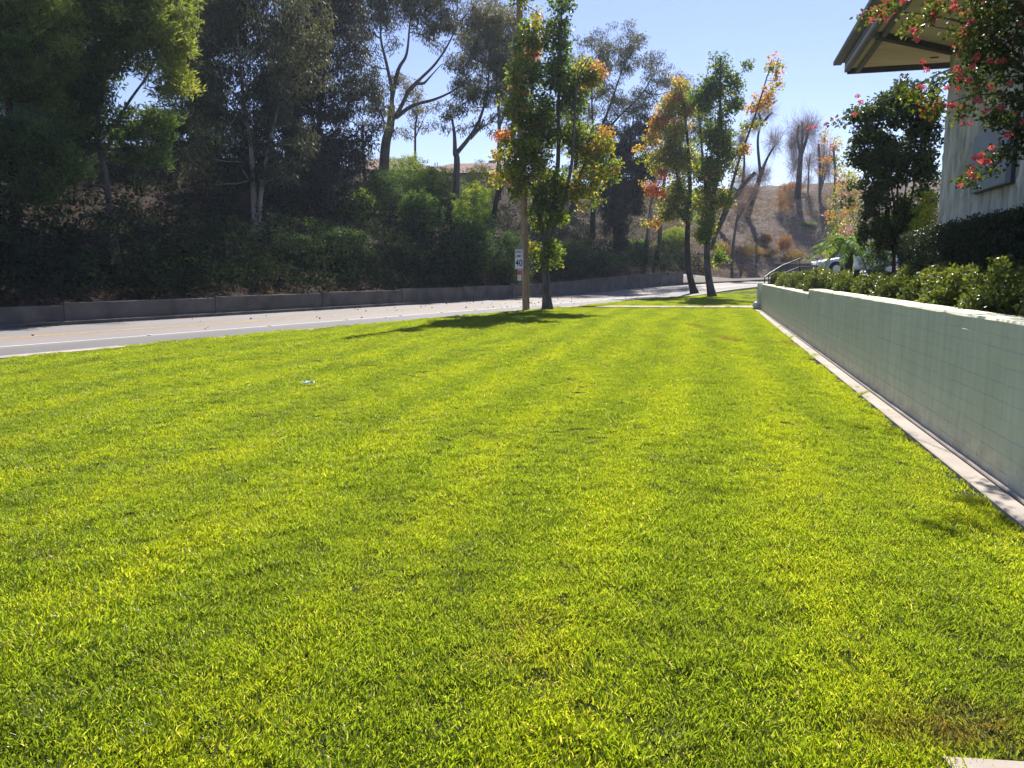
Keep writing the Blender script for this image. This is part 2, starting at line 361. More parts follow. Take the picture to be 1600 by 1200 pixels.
# raised reflective lane markers along the white line
mk = MB().box((0, 0, .01), (.11, .11, .02), bevel=.006); mk_me = None
for k, i in enumerate(range(20, 66, 2)):
    p = near[i]+nrm[i]*2.61; c = near[i]+nrm[i]*ROADW/2
    loc = (p[0], p[1], float(zg(*c))+RZ+.004)
    if k == 0: mo = mk.build('lane_marker', M['white_paint'], road, loc); mk_me = mo.data
    else: mo = obj('lane_marker', mk_me, road, loc)
def extrude_line(name, i0, i1, prof, mat, parent=None, ref='near', zfun=None, kind=None):
    """sweep a closed (s, z) profile along the road line"""
    base = near[i0:i1]; nn_ = nrm[i0:i1]; c = base+nn_*ROADW/2; zz = zg(c[:, 0], c[:, 1]); k = len(prof)
    Vv = np.stack([np.c_[base+nn_*s, zz+z] for s, z in prof], 1).reshape(-1, 3); m = len(base)
    a = np.arange(m-1)[:, None]*k; j = np.arange(k)[None]; j2 = (j+1) % k
    q = np.stack([a+j, a+j2, a+k+j2, a+k+j], -1).reshape(-1, 4)
    caps = [np.array([list(range(k))[::-1]]), np.array([[(m-1)*k+x for x in range(k)]])]
    o = obj(name, np_mesh(name, Vv, [q]+caps, mat), parent)
    if kind: o['kind'] = kind
    return o
extrude_line('kerb', 0, len(near)-1, [(-.42, -.4), (.02, -.4), (.02, RZ-.002), (.012, -.012), (0, 0), (-.42, 0)], M['concrete'], kind='structure')
extrude_line('far_kerb', 0, len(near)-1, [(ROADW-.3, -.4), (ROADW+.08, -.4), (ROADW+.08, .06), (ROADW-.14, .06), (ROADW-.15, .05), (ROADW-.16, RZ+.004), (ROADW-.3, RZ+.002)], M['concrete_grey'], kind='structure')

# the bank beyond the road: slope, ridge and plateau
NS = np.r_[.12, .3, .5, np.linspace(1.1, 22, 36), np.linspace(24, 42, 8), 60, 90, 140]
def build_bank():
    Pf = far; m = len(Pf); b = zg(Pf[:, 0], Pf[:, 1]); Vv = np.zeros((m, len(NS), 3))
    r2 = np.random.default_rng(3)
    for j, s in enumerate(NS):
        p = Pf+nrm*s; z = bank_profile(fu, np.full(m, s), b)
        if s <= .35: z = b+np.interp(fu, [60, 125, 137, 145], [.50, .85, .9, .15])-.06
        if s > 1: z = z+r2.normal(0, .10, m)+.25*np.sin(p[:, 0]*.7)*np.sin(p[:, 1]*.55+1)
        Vv[:, j] = np.c_[p, z]
    k = len(NS); a = (np.arange(m-1)[:, None]*k+np.arange(k-1)[None]).ravel()
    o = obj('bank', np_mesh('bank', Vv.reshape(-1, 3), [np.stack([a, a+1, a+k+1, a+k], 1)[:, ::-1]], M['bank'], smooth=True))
    tag(o, kind='structure')
build_bank()

# low concrete wall at the foot of the bank: panels and pilasters
rw = empty('low_concrete_wall', (*far[36], 0), 'low weathered concrete wall along the far kerb at the foot of the bank', 'wall')
far_d = catmull(far[::3], 6); _t = np.gradient(far_d, axis=0); _t /= np.linalg.norm(_t, axis=1)[:, None]; nrm_d = np.stack([-_t[:, 1], _t[:, 0]], 1)
fu_d = np.r_[0, np.cumsum(np.linalg.norm(np.diff(far_d, axis=0), axis=1))]
def far_at(u): return np.array([np.interp(u, fu_d, far_d[:, 0]), np.interp(u, fu_d, far_d[:, 1])]), np.array([np.interp(u, fu_d, nrm_d[:, 0]), np.interp(u, fu_d, nrm_d[:, 1])])
edges_u = [44, 52, 60, 66, 72, 77.5, 81, 87, 93, 99, 105, 111, 117, 123, 129, 134, 137.5]
for u0, u1 in zip(edges_u[:-1], edges_u[1:]):
    us_ = np.linspace(u0+.012, u1-.012, 4); Vv = []
    ht = float(wall_h((u0+u1)/2))
    for u in us_:
        p, n_ = far_at(u); z = float(zg(*p))
        for s, h in ((.10, -.3), (.10, ht-.015), (.115, ht), (.285, ht), (.30, ht-.015), (.30, -.3)):
            Vv.append((*(p+n_*s), z+h))
    q = [[i*6+j, i*6+(j+1) % 6, i*6+6+(j+1) % 6, i*6+6+j] for i in range(3) for j in range(6)]
    me = np_mesh('wall_panel', np.array(Vv)-np.array([*far[36], 0]), [q, [[5, 4, 3, 2, 1, 0], [18, 19, 20, 21, 22, 23]]], M['concrete_grey'])
    obj('wall_panel', me, rw)
    p, n_ = far_at(u0); z = float(zg(*p)); q_ = p+n_*.17-far[36]
    MB().box((0, 0, ht/2-.1), (.22, .22, ht+.24), bevel=.012).build('pilaster', M['concrete_grey'], rw, (q_[0], q_[1], z), math.atan2(n_[1], n_[0]))

# ------------------------------------------------------------------ retaining wall frame (lawn on its left)
WA = R(14.36); W0 = np.array([3.29+.20*math.cos(WA), 4.76-.20*math.sin(WA)]); WD = np.array([math.sin(WA), math.cos(WA)]); WN = np.array([math.cos(WA), -math.sin(WA)])
def wp(t, off, z=0.): p = W0+WD*t+WN*off; return np.array([p[0], p[1], z])
WRZ = -WA                                             # rotation of a box whose local Y runs along the wall
T_STEP, T_END = 13.6, 30.9

# lawn soil sheet: kerb line - wall - cross walk
NI = [i for i in range(len(near)) if -12 < near[i, 1] < 36.2]
lp = [(*(near[i]-nrm[i]*.38), .0) for i in NI]
lawn_poly = [(p[0], p[1], -.012) for p in lp]+[(*wp(32.6, -.2)[:2], -.012), (*wp(-14, -.2)[:2], -.012)]
lawn = MB(); lawn.poly(lawn_poly); lo = lawn.build('lawn', M['lawn_soil']); tag(lo, kind='structure')
# walkway crossing to the steps
wk = MB(); A = near[NI[-1]]
cw = [(4.0, 37.35), (7.2, 36.75), (11.0, 36.35), (13.2, 36.2), (13.4, 38.6), (11.2, 38.4), (8.0, 38.2), (4.9, 38.6)]
wk.prism([(x, y, .008) for x, y in cw], (0, 0, -.2)).build('walkway', M['concrete'])
tag(bpy.data.objects['walkway'], kind='structure')
# island verge beyond the walkway
NI2 = [i for i in range(len(near)) if 38.4 < near[i, 1] < 73 ]
vg = [(*(near[i]-nrm[i]*.40), 0) for i in NI2]; inner = [(40, 66), (30, 58), (22, 50), (16, 43.5), (13.4, 38.6), (11.2, 38.4), (8.0, 38.2), (4.9, 38.6)]
bmv = MB(); bmv.poly([(x, y, float(zg(x, y))-.014) for x, y, _ in vg]+[(x, y, float(zg(x, y))-.014) for x, y in inner])
tag(bmv.build('verge', M['lawn_soil']), kind='structure')

# mow strip along the wall foot
ms = []
r3 = np.random.default_rng(5)
tt = np.arange(-8, T_END, .5); off_l = -.235+np.cumsum(r3.normal(0, .004, len(tt)))*.5; off_l = np.clip(off_l, -.265, -.21)
Vv = []
for t, o_ in zip(tt, off_l):
    for of, z in ((o_, -.1), (o_, .022), (o_+.012, .03), (-.085, .03), (-.075, .02), (-.075, -.1)): Vv.append(wp(t, of, z))
m_ = len(tt); q = [[i*6+j, i*6+(j+1) % 6, i*6+6+(j+1) % 6, i*6+6+j] for i in range(m_-1) for j in range(6)]
tag(obj('mow_strip', np_mesh('mow_strip', Vv, [q], M['concrete'])), kind='structure')

# painted block retaining wall
bw = empty('retaining_wall', wp(0, 0), 'pale sage painted block retaining wall running along the right edge of the lawn', 'wall', rz=WRZ)
# local frame of the wall: x = offset to the right, y = along
TH_W = .30
def course(name, y0, y1, z0, z1, mat, seed, top=False, cham=.004, rough=.0016):
    r = np.random.default_rng(seed); ys = np.arange(y0, y1+.001, .3); m = len(ys); Vv = []
    e = lambda: r.normal(0, rough, m)
    fr = e(); 
    prof = [(cham, z0), (0, z0+cham*1.3), (0, (z0+z1)/2), (0, z1-cham*1.3), (cham, z1), (TH_W, z1), (TH_W, z0)]
    if top: prof = [(cham, z0), (0, z0+cham*1.3), (0, (z0+z1)/2), (0, z1-.02), (.012, z1), (TH_W, z1), (TH_W, z0)]
    for j, (x, z) in enumerate(prof):
        dx = fr+e()*.6 if j < 5 else 0*fr; dz = e()*1.6 if j in (1, 3) or (top and j in (3, 4)) else 0*fr
        Vv.append(np.stack([x+dx, ys, z+dz], 1))
    Vv = np.stack(Vv, 1).reshape(-1, 3); k = len(prof)
    q = [[i*k+j, i*k+(j+1) % k, i*k+k+(j+1) % k, i*k+k+j] for i in range(m-1) for j in range(k)]
    me = np_mesh(name, Vv, [np.array(q)[:, ::-1], [list(range(k)), [(m-1)*k+j for j in range(k)][::-1]]], mat)
    return obj(name, me, bw)
CH = .131
for c in range(8): course('block_course', -8, T_END-.3, c*CH-.03, (c+1)*CH-.03, M['sage'], c)
z8 = 8*CH-.03
course('cap_course', T_STEP, T_END-.3, z8, 1.14, M['sage'], 21, True)
course('block_course', -8, T_STEP-.004, z8, 1.115, M['sage'], 22)
course('cap_course', -8, T_STEP, 1.115, 1.245, M['sage'], 23, True)
MB().box((.15, 11.2, .5), (.24, 38.2, 1.0)).build('core', M['sage'], bw)
MB().box((.06, 11.2, -.02), (.20, 38.2, .10), bevel=.02).build('footing', M['concrete'], bw)
MB().box((.10, T_END-.1, .57), (.50, .36, 1.20), bevel=.015).build('end_pier', M['stucco_plain'], bw)

# ------------------------------------------------------------------ vegetation builders
def unit(v): return v/(np.linalg.norm(v, axis=-1, keepdims=True)+1e-9)
def leaf_quads(P, D, L, W, r, fold=.25):
    """rhombic folded leaves at P pointing along D"""
    n = len(P); D = unit(D); S = unit(np.cross(D, r.normal(size=(n, 3)))); N = np.cross(D, S)
    L = np.broadcast_to(L, (n,))[:, None]; W = np.broadcast_to(W, (n,))[:, None]
    mid = P+D*L*.45+N*W*fold
    v = np.stack([P, mid+S*W*.5, P+D*L, mid-S*W*.5], 1).reshape(-1, 3)
    return v, np.arange(n*4).reshape(n, 4)
def foliage(name, centres, hue, mat, r, n=40, rc=.4, L=.12, W=.06, droop=0., flat=.8, parent=None, origin=None, outw=None, kind='stuff', hvar=.08):
    C = np.repeat(centres, n, 0); H = np.repeat(hue, n)+r.normal(0, hvar, len(C)); m = len(C)
    g_ = r.normal(size=(m, 3)); g_ = unit(g_)*(r.random(m)**.45)[:, None]*np.array([1, 1, flat])
    rcs = np.repeat(np.broadcast_to(rc, (len(centres),)), n)[:, None]
    P = C+g_*rcs; D = unit(r.normal(size=(m, 3)))+g_*.6+np.array([0, 0, -droop])
    s = r.uniform(.7, 1.25, m)
    v, q = leaf_quads(P, D, L*s, W*s, r)
    if origin is not None: v = v-np.asarray(origin)
    me = np_mesh(name, v, [q], mat, {'hue': np.clip(H, 0, 1), 'rnd': r.random(m)})
    o = obj(name, me, parent); 
    if kind: o['kind'] = kind
    return o
def grow(paths, centres, r, tip=.008, expo=.47, wig=.10, seg=.6, maxlen=None):
    """paths: trunk/limb polylines [(pts, r0, r1)]; each leaf cluster centre is joined to the nearest wood. -> tubes"""
    nodes = []; par = []; rad0 = []
    tubes_ = []
    for pts, ra, rb in paths:
        pts = np.asarray(pts, float); rr = np.linspace(ra, rb, len(pts)); tubes_.append((pts, rr, 9))
        for p, q_ in zip(pts, rr): nodes.append(p); rad0.append(q_)
    nfix = len(nodes); N = np.array(nodes); par = [-1]*nfix
    order = np.argsort([np.min(np.linalg.norm(N-c, axis=1)) for c in centres]) if len(centres) else []
    arr = np.zeros((nfix+len(centres)*14, 3)); arr[:nfix] = N; cnt = nfix
    chains = []
    for ci in order:
        c = centres[ci]; A = arr[:cnt]; d = np.linalg.norm(A-c, axis=1)+np.maximum(0, A[:, 2]-c[2])*.7
        j = int(d.argmin()); a = A[j].copy(); ln = np.linalg.norm(c-a)
        if ln < 1e-3: continue
        k = int(min(12, max(2, ln/seg))); t = np.linspace(0, 1, k+1)[1:]
        pts = a+(c-a)*t[:, None]; pts[:, 2] += -wig*ln*np.sin(t*math.pi)*.5
        if k > 2: pts[:-1] += r.normal(0, wig*ln/k, (k-1, 3))
        ids = [j]
        for p in pts:
            arr[cnt] = p; par.append(ids[-1]); ids.append(cnt); cnt += 1
        chains.append(ids)
    w = np.zeros(cnt)
    for ids in chains: w[ids[-1]] += 1
    for i in range(cnt-1, nfix-1, -1):
        if par[i] >= nfix: w[par[i]] += w[i]
    rad = tip*np.maximum(w, 1)**expo
    for ids in chains:
        rr = rad[ids].copy(); rr[0] = min(rr[1]*1.15, rad0[ids[0]]*.9 if ids[0] < nfix else rad[ids[0]])
        tubes_.append((arr[ids], rr, 5))
    return tubes_
def wood(name, tubes_, mat, parent, origin):
    Vs = []; Qs = []; n0 = 0
    for pts, rr, n in tubes_:
        v, q = tube(pts, rr, n); Vs.append(v); Qs.append(q+n0); n0 += len(v)
    return obj(name, np_mesh(name, np.vstack(Vs)-np.asarray(origin), [np.vstack(Qs)], mat, smooth=True), parent)
def px_blobs(blobs, Y, r, dens, depth=1., hv=.07):
    """blobs (px, py, rx, ry, hue[, dY]) -> cluster centres; dens clusters per cubic metre"""
    C = []; H = []
    for b in blobs:
        px, py, rx, ry, hu = b[:5]; dY = b[5] if len(b) > 5 else 0.
        y_ = Y+dY; c = V(px, py, y_); sx = rx/FOC*y_; sz = ry/FOC*y_; sy = depth*(sx*.6+sz*.4)
        n = max(3, int(round(4.19*sx*sy*sz*dens+1.5*(sx*sz)*dens**.66)))
        g_ = unit(r.normal(size=(n, 3)))*(r.random(n)**.42*np.exp(r.normal(0, .2, n)))[:, None]
        C.append(c+g_*np.array([sx, sy, sz])); H.append(np.full(n, hu)+r.normal(0, hv, n))
    return np.vstack(C), np.concatenate(H)
LEAF_D, LEAF_N, LEAF_S, LEAF_WID = 1.9, 1.9, 1.32, 1.2
def tree(name, label, cat, Y, base_px, paths, blobs, bark, leaf, seed, dens=1.2, n=45, rc=.5, L=.13, W=.05, droop=.3, r0=.25, tip=.012,
         base_z=None, group=None, limb_r=.5, depth=1., crown='crown', flat=.8, ydrift=0.):
    """paths: lists of (px, py) at distance Y; the first is the trunk"""
    r = np.random.default_rng(seed); b = V(*base_px, Y); z = ground_z(b[0], b[1]) if base_z is None else base_z
    o_ = np.array([b[0], b[1], z]); root = empty(name, o_, label, cat, group)
    P = []
    for k, pp in enumerate(paths):
        m = len(pp); pts = [V(p[0], p[1], Y+(p[2] if len(p) > 2 else 0)) for p in pp]
        if k == 0: pts[0] = o_-np.array([0, 0, .25])
        ra = r0 if k == 0 else r0*limb_r
        tall = k == 0 and pp[0][1]-pp[-1][1] > 170
        P.append((catmull(pts, 5), ra, ra*(.14 if tall else .6 if k == 0 else .14)))
    # root flare
    pts, ra, rb = P[0]; 
    dens *= LEAF_D; n = int(n*LEAF_N); L *= LEAF_S; W *= LEAF_S*LEAF_WID
    hv = .13 if leaf is M['leaf_gum'] else .09
    C, H = px_blobs(blobs, Y, r, dens, depth, hv)
    H = H-.06 if leaf is M['leaf_gum'] else H
    tb = grow(P, C, r, tip)
    p0, rr, n9 = tb[0]; rr = rr.copy(); hgt = p0[:, 2]-o_[2]; rr *= 1+.45*np.exp(-np.maximum(hgt, 0)/.35); tb[0] = (p0, rr, 11)
    wood('trunk', tb, bark, root, o_)
    foliage(crown, C, H, leaf, r, n, rc, L, W, droop, flat, root, o_, hvar=hv)
    return root

# ------------------------------------------------------------------ street trees in autumn colour
tree('sweetgum_tree', 'tall three-stemmed street tree turning yellow and red beside the speed limit sign pole', 'tree', 34.2, (856, 484),
     [[(856, 484), (853, 440), (852, 405), (858, 360), (866, 320), (872, 250), (873, 150), (876, 60), (878, -8)],
      [(853, 395), (838, 300), (829, 220, .6), (832, 120, .8), (838, 40, .6), (840, 22, .5)],
      [(856, 380), (880, 318), (894, 250, -.8), (898, 180, -1), (905, 120, -.8), (920, 92, -.6)]],
     [(877, 12, 13, 26, .06), (877, 62, 20, 32, .08), (872, 115, 24, 36, .1), (840, 62, 18, 28, .35, -.7), (840, 28, 7, 12, .8), (826, 112, 24, 32, .3, -.8), (834, 82, 6, 8, .95), (813, 165, 22, 34, .35, -1.), (802, 128, 9, 14, .62),
      (845, 190, 34, 44, .15, -.4), (890, 150, 22, 36, .22), (918, 118, 20, 28, .5), (938, 108, 11, 15, .72), (900, 215, 30, 24, .3), (928, 240, 32, 28, .44), (952, 262, 17, 16, .48), (950, 205, 9, 9, .66),
      (828, 250, 36, 30, .38, -1.), (805, 280, 24, 24, .42, -1.), (860, 285, 32, 30, .28), (902, 290, 32, 28, .42), (782, 240, 14, 16, .45), (775, 272, 13, 14, .5), (783, 212, 6, 8, .85), (848, 335, 24, 26, .18), (862, 385, 20, 24, .2),
      (830, 390, 7, 16, .42), (845, 410, 10, 12, .4), (925, 292, 11, 9, .45), (870, 330, 18, 18, .3), (808, 228, 15, 28, .4, -1.2), (812, 125, 15, 28, .32, -1.2), (818, 60, 13, 28, .3, -1.1), (806, 296, 15, 16, .42, -1.2), (816, 0, 10, 30, .3, -1.)],
     M['bark_grey'], M['leaf_gum'], 101, dens=7, n=25, rc=.36, L=.09, W=.075, droop=.5, r0=.20, tip=.007, base_z=0.)
tree('sweetgum_tree', 'green street tree on the verge with a bare orange-tipped stem leaning right', 'tree', 52.8, (1114, 464),
     [[(1114, 464), (1106, 425), (1105, 385), (1110, 340), (1122, 250), (1125, 180), (1126, 110), (1126, 88)],
      [(1108, 350), (1100, 270), (1094, 200), (1090, 150)], [(1110, 390), (1135, 320), (1155, 250), (1180, 180), (1200, 115), (1206, 92)]],
     [(1126, 105, 14, 20, .12), (1118, 140, 22, 22, .12), (1150, 130, 12, 22, .14), (1104, 160, 20, 22, .15), (1145, 168, 16, 18, .16), (1120, 210, 24, 32, .2), (1110, 262, 24, 30, .28), (1136, 240, 14, 26, .3),
      (1110, 312, 22, 28, .34), (1100, 360, 16, 28, .28), (1130, 312, 13, 20, .38), (1210, 103, 9, 16, .6), (1200, 150, 14, 11, .68), (1182, 165, 11, 11, .7), (1176, 200, 11, 11, .45), (1216, 128, 7, 9, .6), (1160, 232, 10, 12, .6), (1150, 262, 10, 13, .5), (1118, 405, 12, 16, .2), (1168, 100, 5, 5, .1)],
     M['bark_grey'], M['leaf_gum'], 102, dens=3.8, n=25, rc=.5, L=.115, W=.095, droop=.5, r0=.26, tip=.009, base_z=0.)
tree('sweetgum_tree', 'orange and yellow street tree on the verge left of the green one', 'tree', 58.5, (1087, 461),
     [[(1087, 461), (1077, 425), (1074, 370), (1078, 300), (1076, 240), (1070, 180), (1062, 130)], [(1076, 330), (1060, 280), (1045, 220), (1036, 175)], [(1075, 350), (1050, 320), (1028, 300)]],
     [(1060, 138, 17, 16, .62), (1045, 165, 20, 18, .62), (1076, 170, 20, 20, .48), (1028, 186, 14, 14, .7), (1050, 210, 24, 26, .48), (1018, 205, 9, 12, .76), (1065, 250, 24, 26, .45), (1035, 250, 20, 20, .5), (1010, 222, 8, 11, .66),
      (1062, 300, 24, 20, .42), (1024, 300, 13, 16, .8), (1020, 346, 11, 9, .7), (1045, 330, 20, 18, .45), (1076, 330, 12, 20, .3), (1010, 290, 7, 7, .85), (1000, 240, 6, 10, .66), (1030, 275, 8, 8, .97)],
     M['bark_dark'], M['leaf_gum'], 103, dens=3.6, n=25, rc=.5, L=.115, W=.095, droop=.5, r0=.27, tip=.009, base_z=0.)

# ------------------------------------------------------------------ trees on the bank
PN = dict(n=60, rc=.42, L=.17, W=.035, droop=-.5, depth=1., flat=.7)
EU = dict(n=40, rc=.55, L=.19, W=.042, droop=1.3)
tree('pine_tree', 'feathery green pine at the left edge of the photo', 'tree', 27.6, (25, 400),
     [[(25, 405), (22, 300), (15, 180), (10, 60), (5, -60)]],
     [(-10, 60, 80, 90, .35), (50, 130, 55, 60, .3), (20, 225, 80, 55, .2), (-40, -50, 90, 70, .5), (60, 20, 50, 60, .6), (110, 262, 40, 26, .3), (55, 300, 50, 30, .25), (60, 110, 18, 40, .85), (-20, 330, 50, 30, .1)],
     M['bark_dark'], M['leaf_pine'], 201, dens=2.6, r0=.2, **PN)
tree('pine_tree', 'sunlit yellow-green pine with a thin curved trunk on the left bank', 'tree', 31., (182, 400),
     [[(182, 400), (174, 340), (162, 260), (152, 210), (165, 100), (190, 0), (200, -60)], [(160, 250), (195, 170), (235, 110), (255, 50)]],
     [(170, 50, 70, 60, .45), (250, 50, 45, 60, .75), (272, 120, 30, 45, .8), (105, 120, 55, 60, .25), (120, 205, 60, 36, .2), (200, 205, 40, 30, .3), (200, -40, 90, 50, .6), (225, 255, 36, 24, .25), (100, 15, 40, 50, .5), (155, 140, 30, 40, .2), (260, 190, 24, 28, .4)],  # higher hues on the upper right paint the sunlit side into the leaves
     M['bark_grey'], M['leaf_pine'], 202, dens=2.6, r0=.16, **PN)
tree('eucalyptus_tree', 'dark weeping eucalyptus with two pale trunks left of the bright forked one', 'tree', 41.2, (398, 362),
     [[(398, 365), (396, 300), (392, 230), (380, 150), (372, 60), (370, -40)], [(404, 362), (408, 300), (420, 230), (438, 150), (450, 60)]],
     [(330, 60, 50, 70, .3), (380, 15, 70, 50, .4), (345, 165, 48, 60, .25), (420, 120, 50, 70, .3), (440, 215, 42, 55, .2), (318, 255, 34, 40, .2), (470, 60, 44, 60, .35), (400, 262, 36, 30, .15), (370, -60, 110, 50, .5), (300, 110, 20, 50, .4)],
     M['bark_pale'], M['leaf_euc'], 203, dens=.95, r0=.17, limb_r=.9, **EU)
tree('eucalyptus_tree', 'dense blackish tree between the pale twin trunks and the tall forked eucalyptus', 'tree', 49., (486, 335),
     [[(486, 340), (490, 280), (500, 180), (510, 80), (515, 0)]],
     [(500, 55, 50, 70, .5), (518, 155, 40, 50, .4), (490, 235, 50, 44, .3), (540, 15, 40, 50, .6), (455, 300, 50, 34, .3), (512, 290, 40, 34, .3), (556, 100, 22, 40, .6), (470, 130, 40, 60, .4), (480, -30, 60, 40, .5)],
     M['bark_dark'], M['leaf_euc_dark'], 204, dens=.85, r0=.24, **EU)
EUL = dict(n=34, rc=.6, L=.20, W=.045, droop=1.2)
tree('eucalyptus_tree', 'tall open eucalyptus forking into four bare limbs against the sky', 'tree', 60., (596, 268),
     [[(596, 268), (602, 232), (610, 195), (612, 165)], [(612, 168), (612, 140), (604, 100), (595, 60), (596, 20), (600, -40)], [(610, 192), (625, 170), (640, 140), (656, 124), (680, 100), (700, 70), (715, 40), (735, 15)],
      [(618, 184), (645, 165), (680, 155), (710, 140), (742, 112)], [(611, 160), (622, 110), (635, 85), (640, 40), (645, -20)], [(640, 140), (650, 131), (662, 130), (672, 120), (690, 100)]],
     [(598, 20, 40, 32, .45), (645, -10, 50, 34, .5), (698, 38, 40, 30, .5), (742, 88, 32, 34, .6), (744, 26, 32, 26, .6), (566, 55, 26, 34, .45), (574, 108, 24, 20, .4), (690, -20, 44, 26, .5), (664, 62, 22, 14, .5), (766, 60, 26, 34, .7), (560, 0, 34, 34, .45), (620, 70, 14, 12, .4), (705, 108, 24, 16, .5), (660, 22, 34, 24, .5), (622, 122, 12, 12, .4), (560, 150, 20, 22, .45), (780, 120, 20, 30, .6), (610, -30, 50, 30, .5)],
     M['bark_grey'], M['leaf_euc'], 205, dens=.85, r0=.42, limb_r=.42, tip=.012, **EUL)
tree('eucalyptus_tree', 'small olive tree with thin spreading branches left of the forked eucalyptus', 'tree', 57., (572, 272),
     [[(572, 272), (567, 225), (566, 195)], [(567, 225), (585, 205), (600, 195)], [(566, 205), (550, 190), (540, 200)]],
     [(560, 186, 30, 20, .55), (590, 168, 26, 18, .6), (544, 214, 22, 12, .6), (602, 205, 20, 14, .6), (572, 240, 18, 12, .8), (580, 140, 32, 24, .5), (536, 130, 24, 36, .45), (530, 180, 18, 20, .5)],
     M['bark_grey'], M['leaf_euc'], 206, dens=.9, r0=.14, **EUL)
tree('eucalyptus_tree', 'slim pale olive tree on the ridge behind the bright green bushes', 'tree', 72., (648, 245),
     [[(648, 245), (649, 205), (652, 180)], [(649, 215), (660, 190), (668, 175)]],
     [(655, 178, 24, 22, .8), (640, 148, 24, 20, .85), (668, 198, 14, 14, .75), (632, 130, 18, 14, .8), (636, 205, 12, 12, .7)],
     M['bark_grey'], M['leaf_euc'], 207, dens=.5, r0=.12, **EUL)
tree('eucalyptus_tree', 'eucalyptus with a leaning forked trunk and hanging dark foliage right of the bushes', 'tree', 60., (708, 292),
     [[(708, 292), (714, 258), (711, 240)], [(711, 242), (710, 210), (706, 185), (700, 160)], [(713, 240), (734, 214), (748, 190), (760, 150), (765, 100), (768, 50)], [(734, 216), (750, 201), (766, 192)]],
     [(708, 166, 26, 18, .2), (732, 140, 34, 24, .25), (765, 150, 24, 32, .3), (770, 90, 32, 32, .4), (760, 40, 32, 30, .6), (790, 38, 28, 30, .6), (800, 110, 26, 50, .3), (694, 192, 13, 18, .15), (775, 190, 15, 16, .2), (748, 186, 12, 10, .2), (800, 180, 18, 30, .2), (722, 190, 10, 16, .15)],
     M['bark_grey'], M['leaf_euc'], 208, dens=.8, r0=.30, limb_r=.6, **EU)
tree('eucalyptus_tree', 'grey-green eucalyptus with wispy top between the two groups of street trees', 'tree', 74.5, (925, 385),
     [[(925, 390), (928, 300), (935, 220), (955, 160), (975, 100)], [(935, 225), (960, 190), (1000, 150), (1025, 110)], [(930, 240), (925, 170), (925, 80)]],
     [(945, 95, 36, 40, .5), (980, 88, 30, 38, .5), (1022, 108, 24, 28, .55), (922, 60, 20, 20, .5), (960, 160, 34, 30, .35), (1002, 160, 34, 34, .35), (1040, 128, 18, 24, .55), (1000, 60, 14, 14, .6), (905, 130, 20, 30, .4), (890, 190, 24, 34, .35), (960, 210, 26, 24, .3), (1060, 150, 18, 24, .5)],
     M['bark_dark'], M['leaf_euc'], 209, dens=.5, r0=.28, **EUL)
tree('eucalyptus_tree', 'nearly black drooping tree hanging over the bank between the street trees', 'tree', 71., (966, 398),
     [[(966, 400), (962, 350), (970, 280), (985, 220), (990, 180)]],
     [(978, 240, 26, 32, .25), (962, 290, 28, 34, .2), (986, 310, 20, 32, .2), (962, 345, 20, 28, .2), (945, 215, 20, 24, .3), (1002, 205, 24, 24, .35), (934, 265, 14, 22, .25), (1000, 270, 18, 30, .25), (968, 375, 12, 14, .2)],
     M['bark_dark'], M['leaf_euc_dark'], 210, dens=1.5, n=60, r0=.26, rc=.5, L=.2, W=.05, droop=1.6)
tree('eucalyptus_tree', 'tree with a pale leaning trunk behind the orange street tree', 'tree', 76.5, (1008, 402),
     [[(1008, 404), (1012, 370), (1017, 330), (1022, 290), (1030, 240)]],
     [(1020, 250, 28, 24, .6), (1048, 200, 28, 30, .55), (1050, 268, 26, 24, .6), (1000, 300, 16, 16, .5)],
     M['bark_pale'], M['leaf_euc'], 211, dens=.6, r0=.25, **EUL)
tree('eucalyptus_tree', 'tree with a straight brown trunk just left of the orange street tree trunk', 'tree', 78.5, (1033, 402),
     [[(1033, 404), (1031, 370), (1034, 320), (1040, 270), (1060, 200), (1075, 160)]],
     [(1076, 155, 24, 30, .6), (1085, 210, 22, 24, .6), (1100, 180, 24, 30, .5), (1090, 260, 22, 24, .6), (1065, 120, 14, 14, .55)],
     M['bark_grey'], M['leaf_euc'], 212, dens=.6, r0=.27, **EUL)
tree('leaning_tree', 'dark leaning trunk on the bank left of the utility pole', 'tree', 64., (768, 335),
     [[(768, 338), (776, 310), (788, 280), (796, 240), (806, 190)]], [(800, 215, 22, 26, .4), (815, 180, 18, 24, .4), (790, 250, 12, 14, .5)],
     M['bark_dark'], M['leaf_euc'], 213, dens=.6, r0=.22, **EUL)
tree('eucalyptus_tree', 'olive eucalyptus on the ridge behind the utility pole', 'tree', 80., (778, 262), [[(778, 262), (780, 200), (776, 120), (772, 50)], [(780, 200), (800, 140), (812, 80)]],
     [(775, 62, 34, 46, .6), (802, 125, 28, 46, .5), (742, 142, 22, 24, .5), (822, 62, 28, 46, .6), (780, 10, 30, 30, .7), (735, 60, 22, 30, .6)], M['bark_grey'], M['leaf_euc'], 217, dens=.42, r0=.25, **EUL)
tree('eucalyptus_tree', 'grey-green eucalyptus behind the three-stemmed street tree', 'tree', 84., (898, 300), [[(898, 302), (900, 220), (896, 140), (900, 90)]],
     [(892, 120, 30, 46, .5), (912, 180, 28, 36, .45), (880, 200, 26, 36, .4), (930, 130, 22, 30, .5), (900, 250, 30, 26, .35)], M['bark_dark'], M['leaf_euc'], 218, dens=.38, r0=.25, **EUL)
